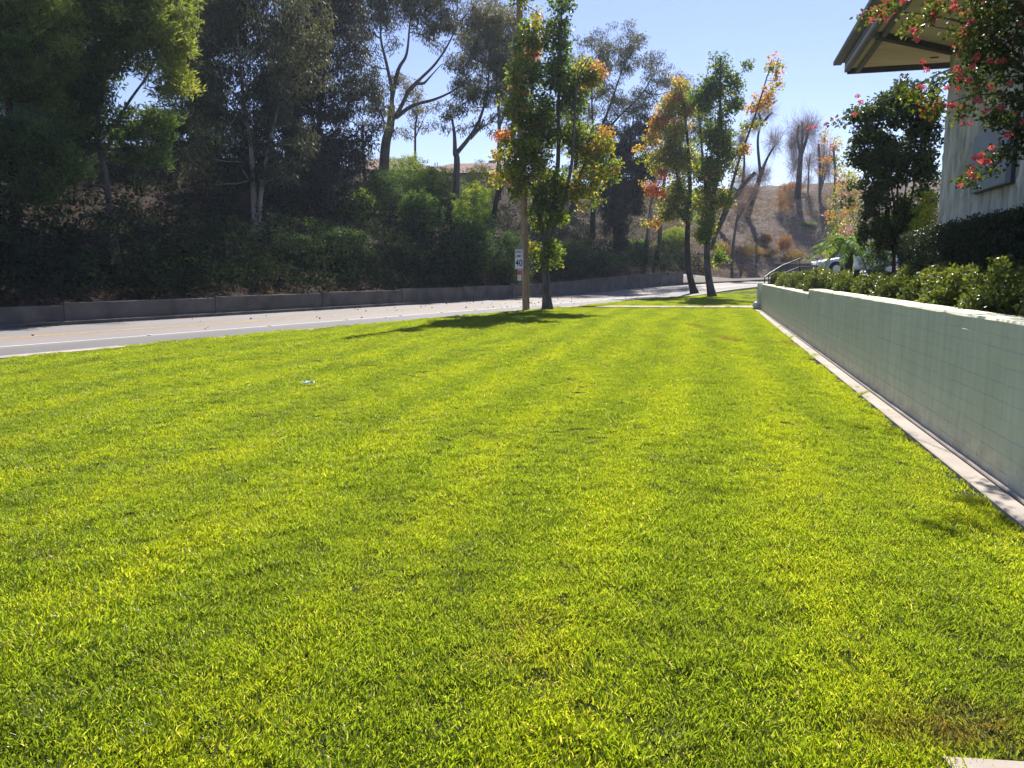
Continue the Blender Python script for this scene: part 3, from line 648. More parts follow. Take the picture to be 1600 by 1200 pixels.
# taller trees at the back of the ridge on the left
tree('evergreen_tree', 'dark evergreen behind the left edge pine', 'tree', 50., (80, 300), [[(80, 300), (80, 200), (75, 60), (70, -40)]],
     [(80, 150, 80, 80, .2), (60, 40, 70, 60, .35), (150, 250, 60, 36, .2), (30, 270, 60, 40, .15), (110, -20, 70, 50, .5)], M['bark_dark'], M['leaf_pine'], 214, dens=.55, r0=.3, n=55, rc=.75, L=.24, W=.06, droop=-.2)
tree('evergreen_tree', 'dark evergreen filling the gap right of the sunlit pine', 'tree', 52., (300, 300), [[(300, 300), (305, 200), (300, 80), (300, -20)]],
     [(312, 160, 46, 60, .15), (275, 250, 50, 34, .15), (320, 40, 50, 60, .3), (330, 240, 40, 50, .1), (280, 0, 40, 40, .5), (255, 195, 40, 40, .15), (300, 90, 36, 50, .2)], M['bark_dark'], M['leaf_pine'], 215, dens=.6, r0=.3, n=55, rc=.75, L=.24, W=.06, droop=-.2)
tree('evergreen_tree', 'blackish evergreen behind the pale twin trunks', 'tree', 55., (450, 300), [[(450, 300), (450, 240), (445, 160), (440, 60)]],
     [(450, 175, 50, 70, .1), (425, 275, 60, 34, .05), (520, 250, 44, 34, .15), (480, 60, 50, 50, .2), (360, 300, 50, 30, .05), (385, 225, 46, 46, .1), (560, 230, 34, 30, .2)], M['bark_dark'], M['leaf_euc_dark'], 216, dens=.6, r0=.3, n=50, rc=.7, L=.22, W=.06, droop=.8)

# bare pollarded trees on the brown slope: trunks with a fuzz of fine shoots
def bare_tree(label, Y, base_px, paths, fuzz, seed, r0, n=160, bark='bark_dark'):
    r = np.random.default_rng(seed); b = V(*base_px, Y); z = ground_z(b[0], b[1]); o_ = np.array([b[0], b[1], z])
    root = empty('bare_tree', o_, label, 'tree', 'bare pruned trees on the brown slope'); P = []
    for k, pp in enumerate(paths):
        pts = [V(p[0], p[1], Y) for p in pp]
        if k == 0: pts[0] = o_-np.array([0, 0, .3])
        ra = r0*(.8 if k == 0 else .42); P.append((catmull(pts, 5), ra, ra*(.65 if k == 0 else .4), ))
    tb = [(p, np.linspace(a, c, len(p)), 8) for p, a, c in P]
    wood('trunk', tb, M[bark], root, o_)
    Pn = []; D = []; Ls = []
    for px, py, rx, ry in fuzz:
        c = V(px, py, Y); s = rx/FOC*Y; sz = ry/FOC*Y
        d = unit(r.normal(size=(n*3, 3))+np.array([0, 0, .5])); st = c-np.array([0, 0, sz*.4])+d*s*.1+r.normal(0, .28, (n*3, 3))*np.array([s, s, sz])
        Pn.append(st); D.append(d*np.array([s, s, sz])); Ls.append(np.linalg.norm(D[-1], axis=1)*r.uniform(.5, 1.25, n*3))
    Pn = np.vstack(Pn); D = np.vstack(D); Ls = np.concatenate(Ls)
    v, q = leaf_quads(Pn, D+r.normal(0, .1, D.shape), Ls, .024, r)
    o = obj('twigs', np_mesh('twigs', v-o_, [q], M['twig'], {'hue': r.random(len(q)), 'rnd': r.random(len(q))}), root); o['kind'] = 'stuff'
bare_tree('tallest bare pruned tree standing alone on the brown slope against the sky', 103.2, (1247, 300),
          [[(1247, 304), (1249, 270), (1252, 235)], [(1251, 240), (1246, 215), (1248, 195)], [(1252, 238), (1254, 210), (1253, 190)], [(1253, 240), (1262, 210), (1262, 195)]],
          [(1250, 200, 24, 30), (1265, 195, 20, 26), (1243, 250, 14, 30), (1240, 220, 12, 22)], 301, .55, 300)
bare_tree('bare tree leaning right low on the slope with a forked top', 95., (1166, 342),
          [[(1166, 345), (1180, 300), (1192, 262)], [(1190, 268), (1200, 245), (1210, 228)], [(1188, 272), (1184, 220), (1190, 190)], [(1190, 196), (1200, 182), (1207, 176)], [(1190, 192), (1186, 178), (1184, 170)]],
          [(1196, 165, 17, 22), (1210, 215, 16, 24), (1192, 270, 16, 20), (1180, 190, 10, 16)], 302, .48, 240)
bare_tree('thin bare tree at the foot of the slope beside the kerb', 80.4, (1143, 418),
          [[(1143, 420), (1146, 380), (1153, 335)], [(1150, 350), (1165, 320), (1180, 296)]], [(1160, 320, 14, 18), (1178, 295, 14, 14)], 303, .22, 200, 'bark_grey')
bare_tree('dark bare tree leaning right beside the green street tree', 90., (1120, 352),
          [[(1120, 355), (1140, 320), (1165, 285), (1180, 270)], [(1160, 292), (1163, 250), (1160, 215)]], [(1165, 275, 20, 22), (1160, 215, 10, 26), (1150, 300, 18, 16)], 304, .4, 240)
bare_tree('short bare sapling on the ridge right of the tallest bare tree', 106., (1263, 290),
          [[(1263, 292), (1264, 262), (1266, 240)], [(1264, 262), (1259, 245)]], [(1264, 250, 10, 20), (1262, 280, 12, 10)], 305, .14, 140, 'bark_grey')
bare_tree('clump of thin bare stems on the ridge beside the orange tree', 104., (1282, 298),
          [[(1282, 300), (1281, 260), (1279, 225)], [(1283, 296), (1287, 250), (1288, 220)], [(1283, 296), (1294, 255), (1298, 225)]], [(1284, 235, 20, 32), (1292, 260, 16, 30)], 306, .28, 300, 'bark_grey')
tree('orange_tree', 'thin tree with sparse orange and green leaves on the ridge', 'tree', 100., (1305, 310), [[(1305, 312), (1305, 270), (1302, 230)]],
     [(1300, 225, 22, 20, .55), (1310, 255, 18, 20, .5), (1290, 255, 14, 18, .65)], M['bark_grey'], M['leaf_gum'], 307, dens=.10, n=30, rc=.8, L=.22, W=.13, r0=.2)

# shrubs that can be told apart on the bank
def bush(name, label, Y, px, py, rx, ry, hue, seed, leaf='leaf_bush', n=26, L=.13, W=.06, cnt=None, droop=.1, cat='bush', group=None, base_z=None, rc=.22, up=0., sub=True, hv=.12, flat=.8):
    r = np.random.default_rng(seed); c = V(px, py, Y); sx = rx/FOC*Y; sz = ry/FOC*Y
    z = ground_z(c[0], c[1]) if base_z is None else base_z; o_ = np.array([c[0], c[1], z])
    root = empty(name, o_, label, cat, group)
    k = cnt or int(60+90*sx*sz)
    d = unit(r.normal(size=(k, 3))); rad = r.random(k)**.28*r.uniform(.86, 1.12, k)
    top = c[2]+sz; hgt = max(top-z, .3); cen = np.array([c[0], c[1], z+hgt*.5])
    C = cen+d*rad[:, None]*np.array([sx, sx*.9, hgt*.5]); C[:, 2] = np.maximum(C[:, 2], z+.08)
    H = hue+r.normal(0, hv, k)+.15*(C[:, 2]-cen[2])/hgt*2*up
    st = [(np.array([o_+np.array([a*.1, b_*.1, -.1]), o_+np.array([a*2, b_*2, hgt*.35])]), .03, .015) for a, b_ in r.normal(0, sx*.12, (3, 2))]
    tb = grow(st, C[r.permutation(k)[:min(k, 40)]], r, .006)
    wood('stem', tb, M['bark_grey'], root, o_)
    foliage('foliage', C, H, M[leaf], r, n, rc, L, W, droop, flat, root, o_)
    return root
BS = [('tall bright green bush on the ridge below the open eucalyptus', 64., 640, 280, 42, 36, .62, 1.),
      ('rounded bright green bush on the ridge left of the leaning forked trunk', 65., 690, 280, 30, 24, .62, 1.),
      ('mid green bush with large leaves hanging down the middle of the bank', 56., 655, 345, 34, 44, .42, .8),
      ('dark green bush at the foot of the tall open eucalyptus', 56., 598, 300, 30, 36, .2, .5),
      ('olive yellow bush in the shade left of the dark green one', 52., 548, 325, 36, 30, .62, 1.),
      ('blue-green leafy bush low on the bank above the wall', 42., 540, 400, 44, 42, .22, .4),
      ('dark bush left of the blue-green one, above the wall', 40., 468, 405, 42, 36, .1, .2),
      ('green bush with a sunny yellow top left of the utility pole', 58., 738, 318, 34, 34, .6, 1.5),
      ('yellow-green bush high on the bank beside the lamp post', 68., 750, 275, 26, 22, .8, 1.),
      ('large dark green bush above the wall left of the utility pole', 50., 730, 392, 44, 44, .2, .6),
      ('dark bush above the wall behind the utility pole', 52., 800, 400, 34, 36, .18, .6),
      ('small yellow-green bush alone in the deep shade on the left', 33.5, 300, 430, 26, 20, .8, .8),
      ('dark green bush right of the three-stemmed street tree', 62., 890, 405, 34, 30, .2, .6),
      ('low olive bush above the wall under the black drooping tree', 66., 940, 412, 34, 18, .35, .6),
      ('olive grassy bush beside the pale leaning trunk', 76., 990, 398, 24, 22, .5, .6),
      ('yellowish bush between the trunks left of the orange street tree', 80., 1055, 385, 24, 28, .75, .6),
      ('green fern-like bush on the brown slope left of the palm', 95., 1262, 372, 12, 12, .6, .6),
      ('lime bush in front of the dark trunk on the mid bank', 47., 735, 250+88, 18, 20, .7, 1.)]
for k, (lab, Y, px, py, rx, ry, hu, up) in enumerate(BS[:-1]):
    bush('bush', lab, Y, px, py, rx, ry, hu, 400+k, up=up, L=.16 if k in (2, 5) else .12, W=.07, rc=.26, n=30)
# dry growth on the brown slope
DG = [('tan dry grass clump at the foot of the slope beside the thin bare tree', 84., 1172, 402, 20, 14, .5), ('broad straw-coloured grass clump in the middle of the slope foot', 85., 1198, 412, 20, 14, .4),
      ('orange-brown dry bush on the lower slope', 86., 1226, 392, 10, 20, .95), ('rust-coloured dry bush halfway up the slope beside the shadow', 98., 1226, 318, 16, 16, .95), ('small orange dry weed left of the orange-brown bush', 88., 1196, 385, 6, 14, .95),
      ('straw grass clump left of the thin bare tree', 82., 1128, 398, 16, 14, .45), ('brown dry brush at the left end of the ridge', 98., 1160, 290, 20, 22, .8), ('rusty brush along the ridge top', 106., 1236, 298, 18, 9, .9),
      ('pale grass tuft by the kerb right of the straw clump', 84., 1240, 408, 16, 12, .35)]
for k, (lab, Y, px, py, rx, ry, hu) in enumerate(DG):
    bush('dry_bush', lab, Y, px, py, rx, ry, hu, 450+k, leaf='dry_grass', n=22, L=.5, W=.035, droop=-1.4, cat='bush', rc=.3, cnt=60, hv=.1)
# undergrowth and leaf litter that covers the shaded bank: uncountable
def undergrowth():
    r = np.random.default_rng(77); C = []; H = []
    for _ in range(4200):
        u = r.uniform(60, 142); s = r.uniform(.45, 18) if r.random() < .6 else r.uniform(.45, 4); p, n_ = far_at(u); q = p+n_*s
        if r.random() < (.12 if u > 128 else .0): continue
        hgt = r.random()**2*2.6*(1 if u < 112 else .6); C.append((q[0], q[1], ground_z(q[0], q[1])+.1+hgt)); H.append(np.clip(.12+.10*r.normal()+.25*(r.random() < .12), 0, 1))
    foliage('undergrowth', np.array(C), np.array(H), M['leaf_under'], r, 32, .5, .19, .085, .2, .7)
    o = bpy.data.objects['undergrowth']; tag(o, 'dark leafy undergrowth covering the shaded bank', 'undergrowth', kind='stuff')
    C = []; 
    for _ in range(1500):
        u = r.uniform(60, 175); s = r.uniform(.4, 20); p, n_ = far_at(u); q = p+n_*s; C.append((q[0], q[1], ground_z(q[0], q[1])+.12))
    foliage('leaf_litter', np.array(C), r.random(1500)*.7, M['litter'], r, 16, .9, .14, .07, .0, .12)
    tag(bpy.data.objects['leaf_litter'], 'brown fallen leaves and sticks strewn over the bank', 'leaf litter', kind='stuff')
    C = []
    for _ in range(1500):
        u = r.uniform(140, 178); s = r.uniform(.6, 22); p, n_ = far_at(u); q = p+n_*s; C.append((q[0], q[1], ground_z(q[0], q[1])+.08))
    foliage('brush', np.array(C), r.random(1500)*.8, M['dry_grass'], r, 12, .55, .3, .04, -.3, .35)
    tag(bpy.data.objects['brush'], 'sparse dry weeds scattered over the brown slope', 'weeds', kind='stuff')
undergrowth()

# ridge: block wall, houses, lamp post
def ridge_wall():
    a = V(105, 296, 44.); b = V(305, 296, 49.); n_ = 9; d = (b-a)[:2]; L_ = np.linalg.norm(d)
    root = empty('block_wall', (a[0], a[1], a[2]-1), 'low grey block wall on the ridge behind the left pines', 'wall', rz=math.atan2(d[1], d[0]))
    for k in range(n_):
        MB().box((L_*(k+.5)/n_, 0, .9), (L_/n_-.02, .2, 2.0), bevel=.01).build('wall_section', M['concrete_grey'], root)
        if k: MB().box((L_*k/n_, 0, .95), (.3, .3, 2.1), bevel=.01).build('pilaster', M['concrete_grey'], root)
ridge_wall()
def house(label, c, w, d, wall_h_, roof_h, rz, seed):
    z = ground_z(c[0], c[1])-1.3; root = empty('house', (c[0], c[1], z), label, 'house', rz=rz)
    MB().box((0, 0, wall_h_/2), (w, d, wall_h_)).build('wall', M['house_wall'], root)
    e = .6; x0, y0 = w/2+e, d/2+e; h = wall_h_-.08
    m = MB(); rl = max(w/2-d/2, .5)
    A_ = [(-x0, -y0, h), (x0, -y0, h), (x0, y0, h), (-x0, y0, h)]; t0, t1 = (-rl, 0, h+roof_h), (rl, 0, h+roof_h)
    for f in ([A_[0], A_[1], t1, t0], [A_[1], A_[2], t1], [A_[2], A_[3], t0, t1], [A_[3], A_[0], t0], A_[::-1]): m.poly(f)
    bmesh.ops.remove_doubles(m.bm, verts=m.bm.verts, dist=.001)
    rf = m.build('roof', M['roof_tile'], root)
    MB().box((w*.2, .4, h+roof_h*.8), (.7, .7, 1.2), bevel=.02).build('chimney', M['house_wall'], rf)
    for x in (-w*.28, w*.22):
        wf = MB().box((x, -d/2-.02, wall_h_*.55), (1.4, .08, 1.1), bevel=.01).build('window', M['white_paint'], root)
        MB().box((x, -d/2-.065, wall_h_*.55), (1.2, .02, .9)).build('pane', M['glass_dark'], wf)
house('brown hip-roofed house peeking over the bright green bushes on the ridge', V(612, 262, 92), 11, 8, 2.6, 1.9, R(10), 1)
house('house with a low red-brown roof on the ridge behind the leaning forked trunk', V(735, 270, 96), 13, 8, 2.4, 1.7, R(-12), 2)
def lamp():
    p = V(782, 228, 76.); z = ground_z(p[0], p[1]); root = empty('street_lamp', (p[0], p[1], z), 'lantern street lamp with white glass on a dark post by the red leaves', 'street lamp'); h = p[2]-z
    MB().lathe([(.13, 0), (.13, .25), (.07, .35), (.055, h-.25), (.09, h-.2), (.09, h-.12)], (0, 0, 0), 12).build('post', M['metal_dark'], root)
    MB().lathe([(.10, h-.14), (.24, h-.02), (.24, h+.02)], (0, 0, 0), 12).build('base_cup', M['metal_dark'], root)
    MB().lathe([(.2, h+.02), (.33, h+.62), (.30, h+.66)], (0, 0, 0), 8).build('glass', M['lamp_glass'], root)
    MB().lathe([(.37, h+.66), (.30, h+.74), (.1, h+.92), (.03, h+1.05)], (0, 0, 0), 8).build('roof', M['metal_dark'], root)
lamp()

# ------------------------------------------------------------------ utility pole and signs
PB = np.array([.62, 33.9, 0.])
po = empty('utility_pole', PB, 'tan wooden utility pole carrying the speed limit sign at the lawn edge', 'utility pole')
tp = V(808, -160, 33.9)-PB
MB().tube([(0, 0, -.4), (0, 0, .0), (tp[0]*.25, 0, tp[2]*.25), (tp[0]*.5, 0, tp[2]*.5), (tp[0], 0, tp[2])], [.165, .16, .15, .14, .12], 16).build('shaft', M['pole'], po, smooth=True)
for zz in (2.2, 3.35): MB().lathe([(.168, zz), (.168, zz+.03)], (tp[0]*zz/tp[2], 0, 0), 16).build('strap', M['metal_grey'], po)
def text_mesh(body, size, extr=.002):
    cu = bpy.data.curves.new('lettering', 'FONT'); cu.body = body; cu.size = size; cu.align_x = 'CENTER'; cu.align_y = 'CENTER'; cu.extrude = extr; cu.offset = size*.012
    t_ = bpy.data.objects.new('lettering', cu); scene.collection.objects.link(t_); bpy.context.view_layer.update()
    me = bpy.data.meshes.new_from_object(t_.evaluated_get(bpy.context.evaluated_depsgraph_get())); bpy.data.objects.remove(t_); return me
sc_ = V(811, 405, 33.68); sg = empty('speed_limit_sign', sc_, 'white speed limit 40 sign mounted on the utility pole', 'sign', rz=R(-38))
MB().box((0, 0, 0), (.46, .006, .86), bevel=.0025).build('plate', M['sign_white'], sg)
for x, y, w_, h_ in ((0, .41, .43, .012), (0, -.41, .43, .012), (-.209, 0, .012, .81), (.209, 0, .012, .81)):
    MB().box((x, -.0045, y), (w_, .003, h_)).build('border_line', M['sign_black'], sg)
for body, size, zz, sxx in (('SPEED', .155, .30, .86), ('LIMIT', .155, .13, .95), ('40', .40, -.17, .92)):
    me = text_mesh(body, size); me.materials.append(M['sign_black']); t_ = obj('lettering', me, sg, (0, -.006, zz)); t_.rotation_euler = (math.pi/2, 0, 0); t_.scale = (sxx, 1, 1)
MB().box((.03, .03, -.1), (.05, .05, 1.6)).build('bracket', M['metal_grey'], sg)
s2 = V(811.5, 430, 33.66); s2o = empty('parking_sign', s2, 'narrow red and white parking sign below the speed limit sign', 'sign', rz=R(-38))
MB().box((0, 0, 0), (.20, .006, .46), bevel=.002).build('plate', M['sign_white'], s2o)
MB().box((0, -.0045, .11), (.19, .003, .2)).build('red_field', M['sign_red'], s2o)
for zz in (-.04, -.1, -.16): MB().box((0, -.0045, zz), (.13, .003, .022)).build('red_line', M['sign_red'], s2o)

# ------------------------------------------------------------------ planter behind the wall
tp_ = []
gx = np.arange(-9, T_END-.2, 1.0); gy = np.r_[.28, .6, 1., 1.6, 2.4, 3.2, 4.4, 7, 14, 40]; r4 = np.random.default_rng(9); Vv = []
for t in gx:
    for k, o_ in enumerate(gy): Vv.append(wp(t, o_, (1.07 if t < T_STEP else 1.03)+(0 if k == 0 else .03+r4.normal(0, .02))))
k = len(gy); a = (np.arange(len(gx)-1)[:, None]*k+np.arange(k-1)[None]).ravel()
tag(obj('planter_soil', np_mesh('planter_soil', Vv, [np.stack([a, a+1, a+k+1, a+k], 1)[:, ::-1]], M['soil'])), kind='structure')
ORD = ['first', 'second', 'third', 'fourth', 'fifth', 'sixth', 'seventh', 'eighth', 'ninth', 'tenth', 'eleventh', 'twelfth', 'thirteenth', 'fourteenth', 'fifteenth', 'sixteenth', 'seventeenth', 'eighteenth']
ts = [28.6, 26.2, 23.4, 20.8, 18.2, 15.7, 13.4, 11.3, 9.5, 7.8, 6.2, 4.75, 3.3, 1.9, .5]
r5 = np.random.default_rng(15)
def planter_shrub(t, off, rad, h, lab, seed, z0=1.12, hue=.5, small=.055):
    r = np.random.default_rng(seed); o_ = wp(t, off, z0); root = empty('planter_shrub', o_, lab, 'shrub', 'rounded shrubs in the planter behind the wall')
    k = 170; d = unit(r.normal(size=(k, 3))); d[:, 2] = np.abs(d[:, 2])*1.0-.12; bump_ = 1+.14*np.sin(d[:, 0]*5+seed)+.1*np.sin(d[:, 1]*6+2*seed)
    C = o_+d*(r.random(k)**.22*bump_)[:, None]*np.array([rad, rad, h*.92])*.92; C[:, 2] = np.maximum(C[:, 2]+.06, z0+.05)
    st = [(np.array([o_+np.array([x, y, -.05]), o_+np.array([x*2.5, y*2.5, h*.45])]), .018, .01) for x, y in r.normal(0, rad*.12, (4, 2))]
    wood('stem', grow(st, C[:60], r, .004), M['bark_grey'], root, o_)
    H = hue+r.normal(0, .11, k)+.2*(C[:, 2]-z0-h*.5)/h  # height term paints sunlit tops: leaf colour gets lighter upward
    foliage('foliage', C, H, M['leaf_shrub'], r, 32, .085, small, small*.5, -.3, .8, root, o_, hvar=.07)
for k, t in enumerate(ts):
    lab = f'{ORD[k]} rounded shrub in the planter row counted from the far end of the wall'
    planter_shrub(t, .70+r5.normal(0, .08), .50+r5.uniform(-.05, .08), .60+r5.uniform(-.08, .1), lab, 500+k, hue=.42+.16*(r5.random()-.3))
for k, (t, off) in enumerate([(7.2, 1.85), (5.6, 1.85), (4.0, 1.8)]):
    planter_shrub(t, off, .62, .78, ['darker taller shrub just in front of the clipped hedge, farthest of three', 'darker taller shrub just in front of the clipped hedge, middle of three', 'darker taller shrub just in front of the clipped hedge, nearest of three'][k], 540+k, hue=.28)
# clipped hedge
def hedge():
    r = np.random.default_rng(61); o_ = wp(8, 3.1, 1.1); root = empty('clipped_hedge', o_, 'tall dark clipped hedge along the base of the building wall', 'hedge')
    m = 5200; t = r.uniform(-2, 17.4, m); f = r.random(m); off = np.where(f < .55, 2.7+r.normal(0, .05, m), np.where(f < .9, r.uniform(2.7, 3.45, m), 3.4)); z = np.where(f < .55, r.uniform(1.15, 2.62, m), np.where(f < .9, 2.6+r.normal(0, .035, m), r.uniform(1.2, 2.6, m)))
    e = r.random(m) < .06; t = np.where(e, 17.4+r.normal(0, .05, m), t); off = np.where(e, r.uniform(2.7, 3.45, m), off); z = np.where(e, r.uniform(1.15, 2.6, m), z)
    C = np.stack([W0[0]+WD[0]*t+WN[0]*off, W0[1]+WD[1]*t+WN[1]*off, z], 1)
    foliage('foliage', C, r.random(m), M['leaf_hedge'], r, 12, .10, .055, .03, -.1, 1., root, o_)
    for k in range(14):
        tk = -1.5+k*1.4; b = wp(tk, 3.1, 1.0); wood('stem', grow([(np.array([b, b+np.array([0, 0, .5])]), .03, .02)], np.array([b+np.array([x, y, zz]) for x, y, zz in r.uniform((-.3, -.5, .7), (.3, .5, 1.45), (10, 3))]), r, .005), M['bark_dark'], root, o_)
    c = MB().box((0, 0, .72), (.5, 19.0, 1.44)); c.build('inner_twigs', M['leaf_core'] if 'leaf_core' in M else M['bark_dark'], root, wp(7.6, 3.1, 1.08)-o_, WRZ)
hedge()

# ------------------------------------------------------------------ building
BO = 3.45; TE = 16.7; ZE = 7.0
bd = empty('office_building', wp(0, BO), 'office building with ribbed pale stucco wall and a deep wooden roof overhang', 'building', rz=WRZ)
def ribbed():
    r = np.random.default_rng(8); ys = np.arange(-4, TE+.001, .023); zs = np.arange(1.0, ZE+.3, .13)
    ph = np.cumsum(r.normal(0, .02, len(zs)))
    Yg, Zg = np.meshgrid(ys, zs, indexing='ij')
    pitch = .23; wob = .018*np.sin(Zg*3.1+np.floor(Yg/pitch)*2.3)+.012*np.sin(Zg*7.7+np.floor(Yg/pitch)*5.1)+r.normal(0, .003, Yg.shape)
    q_ = ((Yg+wob)/pitch) % 1.; hgt = .13*np.clip((.5-np.abs(q_-.5))*3.6-.45, 0, 1)*(.8+.25*np.sin(np.floor(Yg/pitch)*12.9))+r.normal(0, .004, Yg.shape)
    ci = np.floor(Yg/pitch).astype(int)-int(np.floor(ys[0]/pitch)); rr_ = r.normal(0, 1, (ci.max()+2, len(zs))); hgt = np.maximum(hgt*(1+.09*np.take_along_axis(rr_[ci[:, 0]], np.tile(np.arange(len(zs)), (len(ys), 1)), 1)), 0)
    X = -hgt; Vv = np.stack([X, Yg, Zg], -1).reshape(-1, 3); k = len(zs); a = (np.arange(len(ys)-1)[:, None]*k+np.arange(k-1)[None]).ravel()
    obj('ribbed_wall', np_mesh('ribbed_wall', Vv, [np.stack([a, a+k, a+k+1, a+1], 1)[:, ::-1]], M['stucco']), bd)
ribbed()
MB().box((4.1, (TE-6)/2, 4.1), (8., TE+6-.06, 6.6)).build('wall_block', M['stucco_plain'], bd)
# roof: soffit boards, fascia, gutter edge, beams
OV, RE = 2.36, 1.1                                   # overhang over the face, extension past the far end
yf = TE+RE
MB().box(((8-OV)/2, (yf-6)/2, ZE+.06), (8+OV, yf+6, .06)).build('soffit', M['ply'], bd)
MB().box((-OV+.06, (yf-6)/2, ZE+.12), (.12, yf+6, .34), bevel=.01).build('fascia', M['fascia'], bd)
MB().box((-OV+.32, (yf-6)/2, ZE-.02), (.10, yf+5.8, .14), bevel=.008).build('edge_trim', M['fascia'], bd)
MB().box((-OV-.10, (yf-6)/2-.1, ZE+.36), (.22, yf+7.5, .12), bevel=.02).build('gutter', M['fascia'], bd)
MB().box(((8-OV)/2, yf-.06, ZE+.05), (8+OV-.14, .12, .30), bevel=.01).build('end_fascia', M['beam'], bd)
MB().box(((8-OV)/2, (yf-6)/2, ZE+.42), (8+OV+.2, yf+7.4, .10)).build('roof_deck', M['roofing'], bd)
# diagonal beam under the soffit, small post at the fascia, vent slot
def bl(px, py, z):   # building frame from a photo point at height z
    x = (px-800)/FOC; y = (600-py)/FOC; d = np.array([x, math.cos(PITCH)+y*math.sin(PITCH), -math.sin(PITCH)+y*math.cos(PITCH)])
    p = d*((z-CAMZ)/d[2]); q = p[:2]-wp(0, BO)[:2]; return np.array([q@WN, q@WD])
a_, b_ = np.array([-OV+.2, 14.5]), np.array([-.1, 16.35]); d_ = b_-a_
MB().box((*(a_+b_)/2, ZE-.03), (np.linalg.norm(d_), .16, .16), Matrix.Rotation(math.atan2(d_[1], d_[0]), 3, 'Z'), .008).build('diagonal_beam', M['beam'], bd)
MB().box((-OV+.14, a_[1], ZE+.10), (.16, .10, .36), bevel=.01).build('bracket', M['fascia'], bd)
MB().box((-.35, TE+.35, ZE+.02), (.18, .05, .03)).build('vent_slot', M['metal_dark'], bd)
# sign panel on the wall
pan = empty('wall_panel_sign', wp(0, BO), 'blue-grey sign board on the ribbed wall behind the hanging pink flowers', 'sign', rz=WRZ)
q0 = 11.6; q1 = 13.7; za, zb = 3.32, 4.5
MB().box((-.20, (q0+q1)/2, (za+zb)/2), (.10, q1-q0, zb-za), bevel=.006).build('board', M['panel'], pan)
MB().box((-.12, (q0+q1)/2, (za+zb)/2), (.07, q1-q0+.03, zb-za+.03)).build('edge', M['panel_edge'], pan)
for k in range(3): MB().box((-.252, q0+.75+k*.32, za+.36), (.006, .24, .07)).build('faded_lettering', M['panel_edge'] if False else M['metal_grey'], pan)

# ------------------------------------------------------------------ dark small tree past the end of the building
tree('multi_stem_tree', 'dark multi-stemmed small tree past the end of the building', 'tree', 25., (1400, 395),
     [[(1400, 402), (1398, 350), (1394, 300), (1375, 230)], [(1404, 402), (1402, 300), (1412, 200)], [(1408, 402), (1424, 310), (1440, 220)], [(1398, 396), (1368, 335), (1346, 300)], [(1410, 402), (1412, 330), (1420, 250)]],
     [(1400, 170, 38, 30, .3), (1440, 190, 28, 44, .25), (1360, 200, 28, 34, .3), (1352, 258, 24, 30, .3), (1400, 250, 44, 44, .2), (1445, 270, 18, 40, .2), (1420, 318, 32, 24, .2), (1370, 308, 20, 22, .25), (1335, 180, 8, 10, .4), (1420, 140, 22, 14, .4), (1452, 160, 12, 22, .3), (1340, 225, 14, 20, .3), (1395, 345, 30, 18, .2), (1352, 330, 22, 24, .3), (1440, 340, 22, 26, .2), (1415, 365, 30, 16, .2), (1372, 358, 28, 20, .25), (1345, 370, 16, 16, .3), (1392, 380, 36, 14, .2)],
     M['bark_dark'], M['leaf_crape'], 601, dens=13., n=36, rc=.24, L=.085, W=.05, droop=.2, r0=.06, limb_r=.9, tip=.006, base_z=1.15, depth=.9)
bush('bush', 'sunlit yellow-green bush between the dark small tree and the building', 23.4, 1445, 322, 22, 30, .8, 610, L=.09, W=.04, n=30, base_z=1.1, rc=.16, cnt=110)
bush('bush', 'dark low bush right of the small palm', 31., 1372, 398, 24, 22, .15, 612, L=.08, W=.04, n=30, base_z=1.1, rc=.16, cnt=110)
bush('bush', 'reddish green bush left of the dark small tree', 62., 1318, 318, 24, 66, .5, 611, leaf='leaf_gum', L=.16, W=.11, n=26, rc=.42, cnt=130, hv=.22)

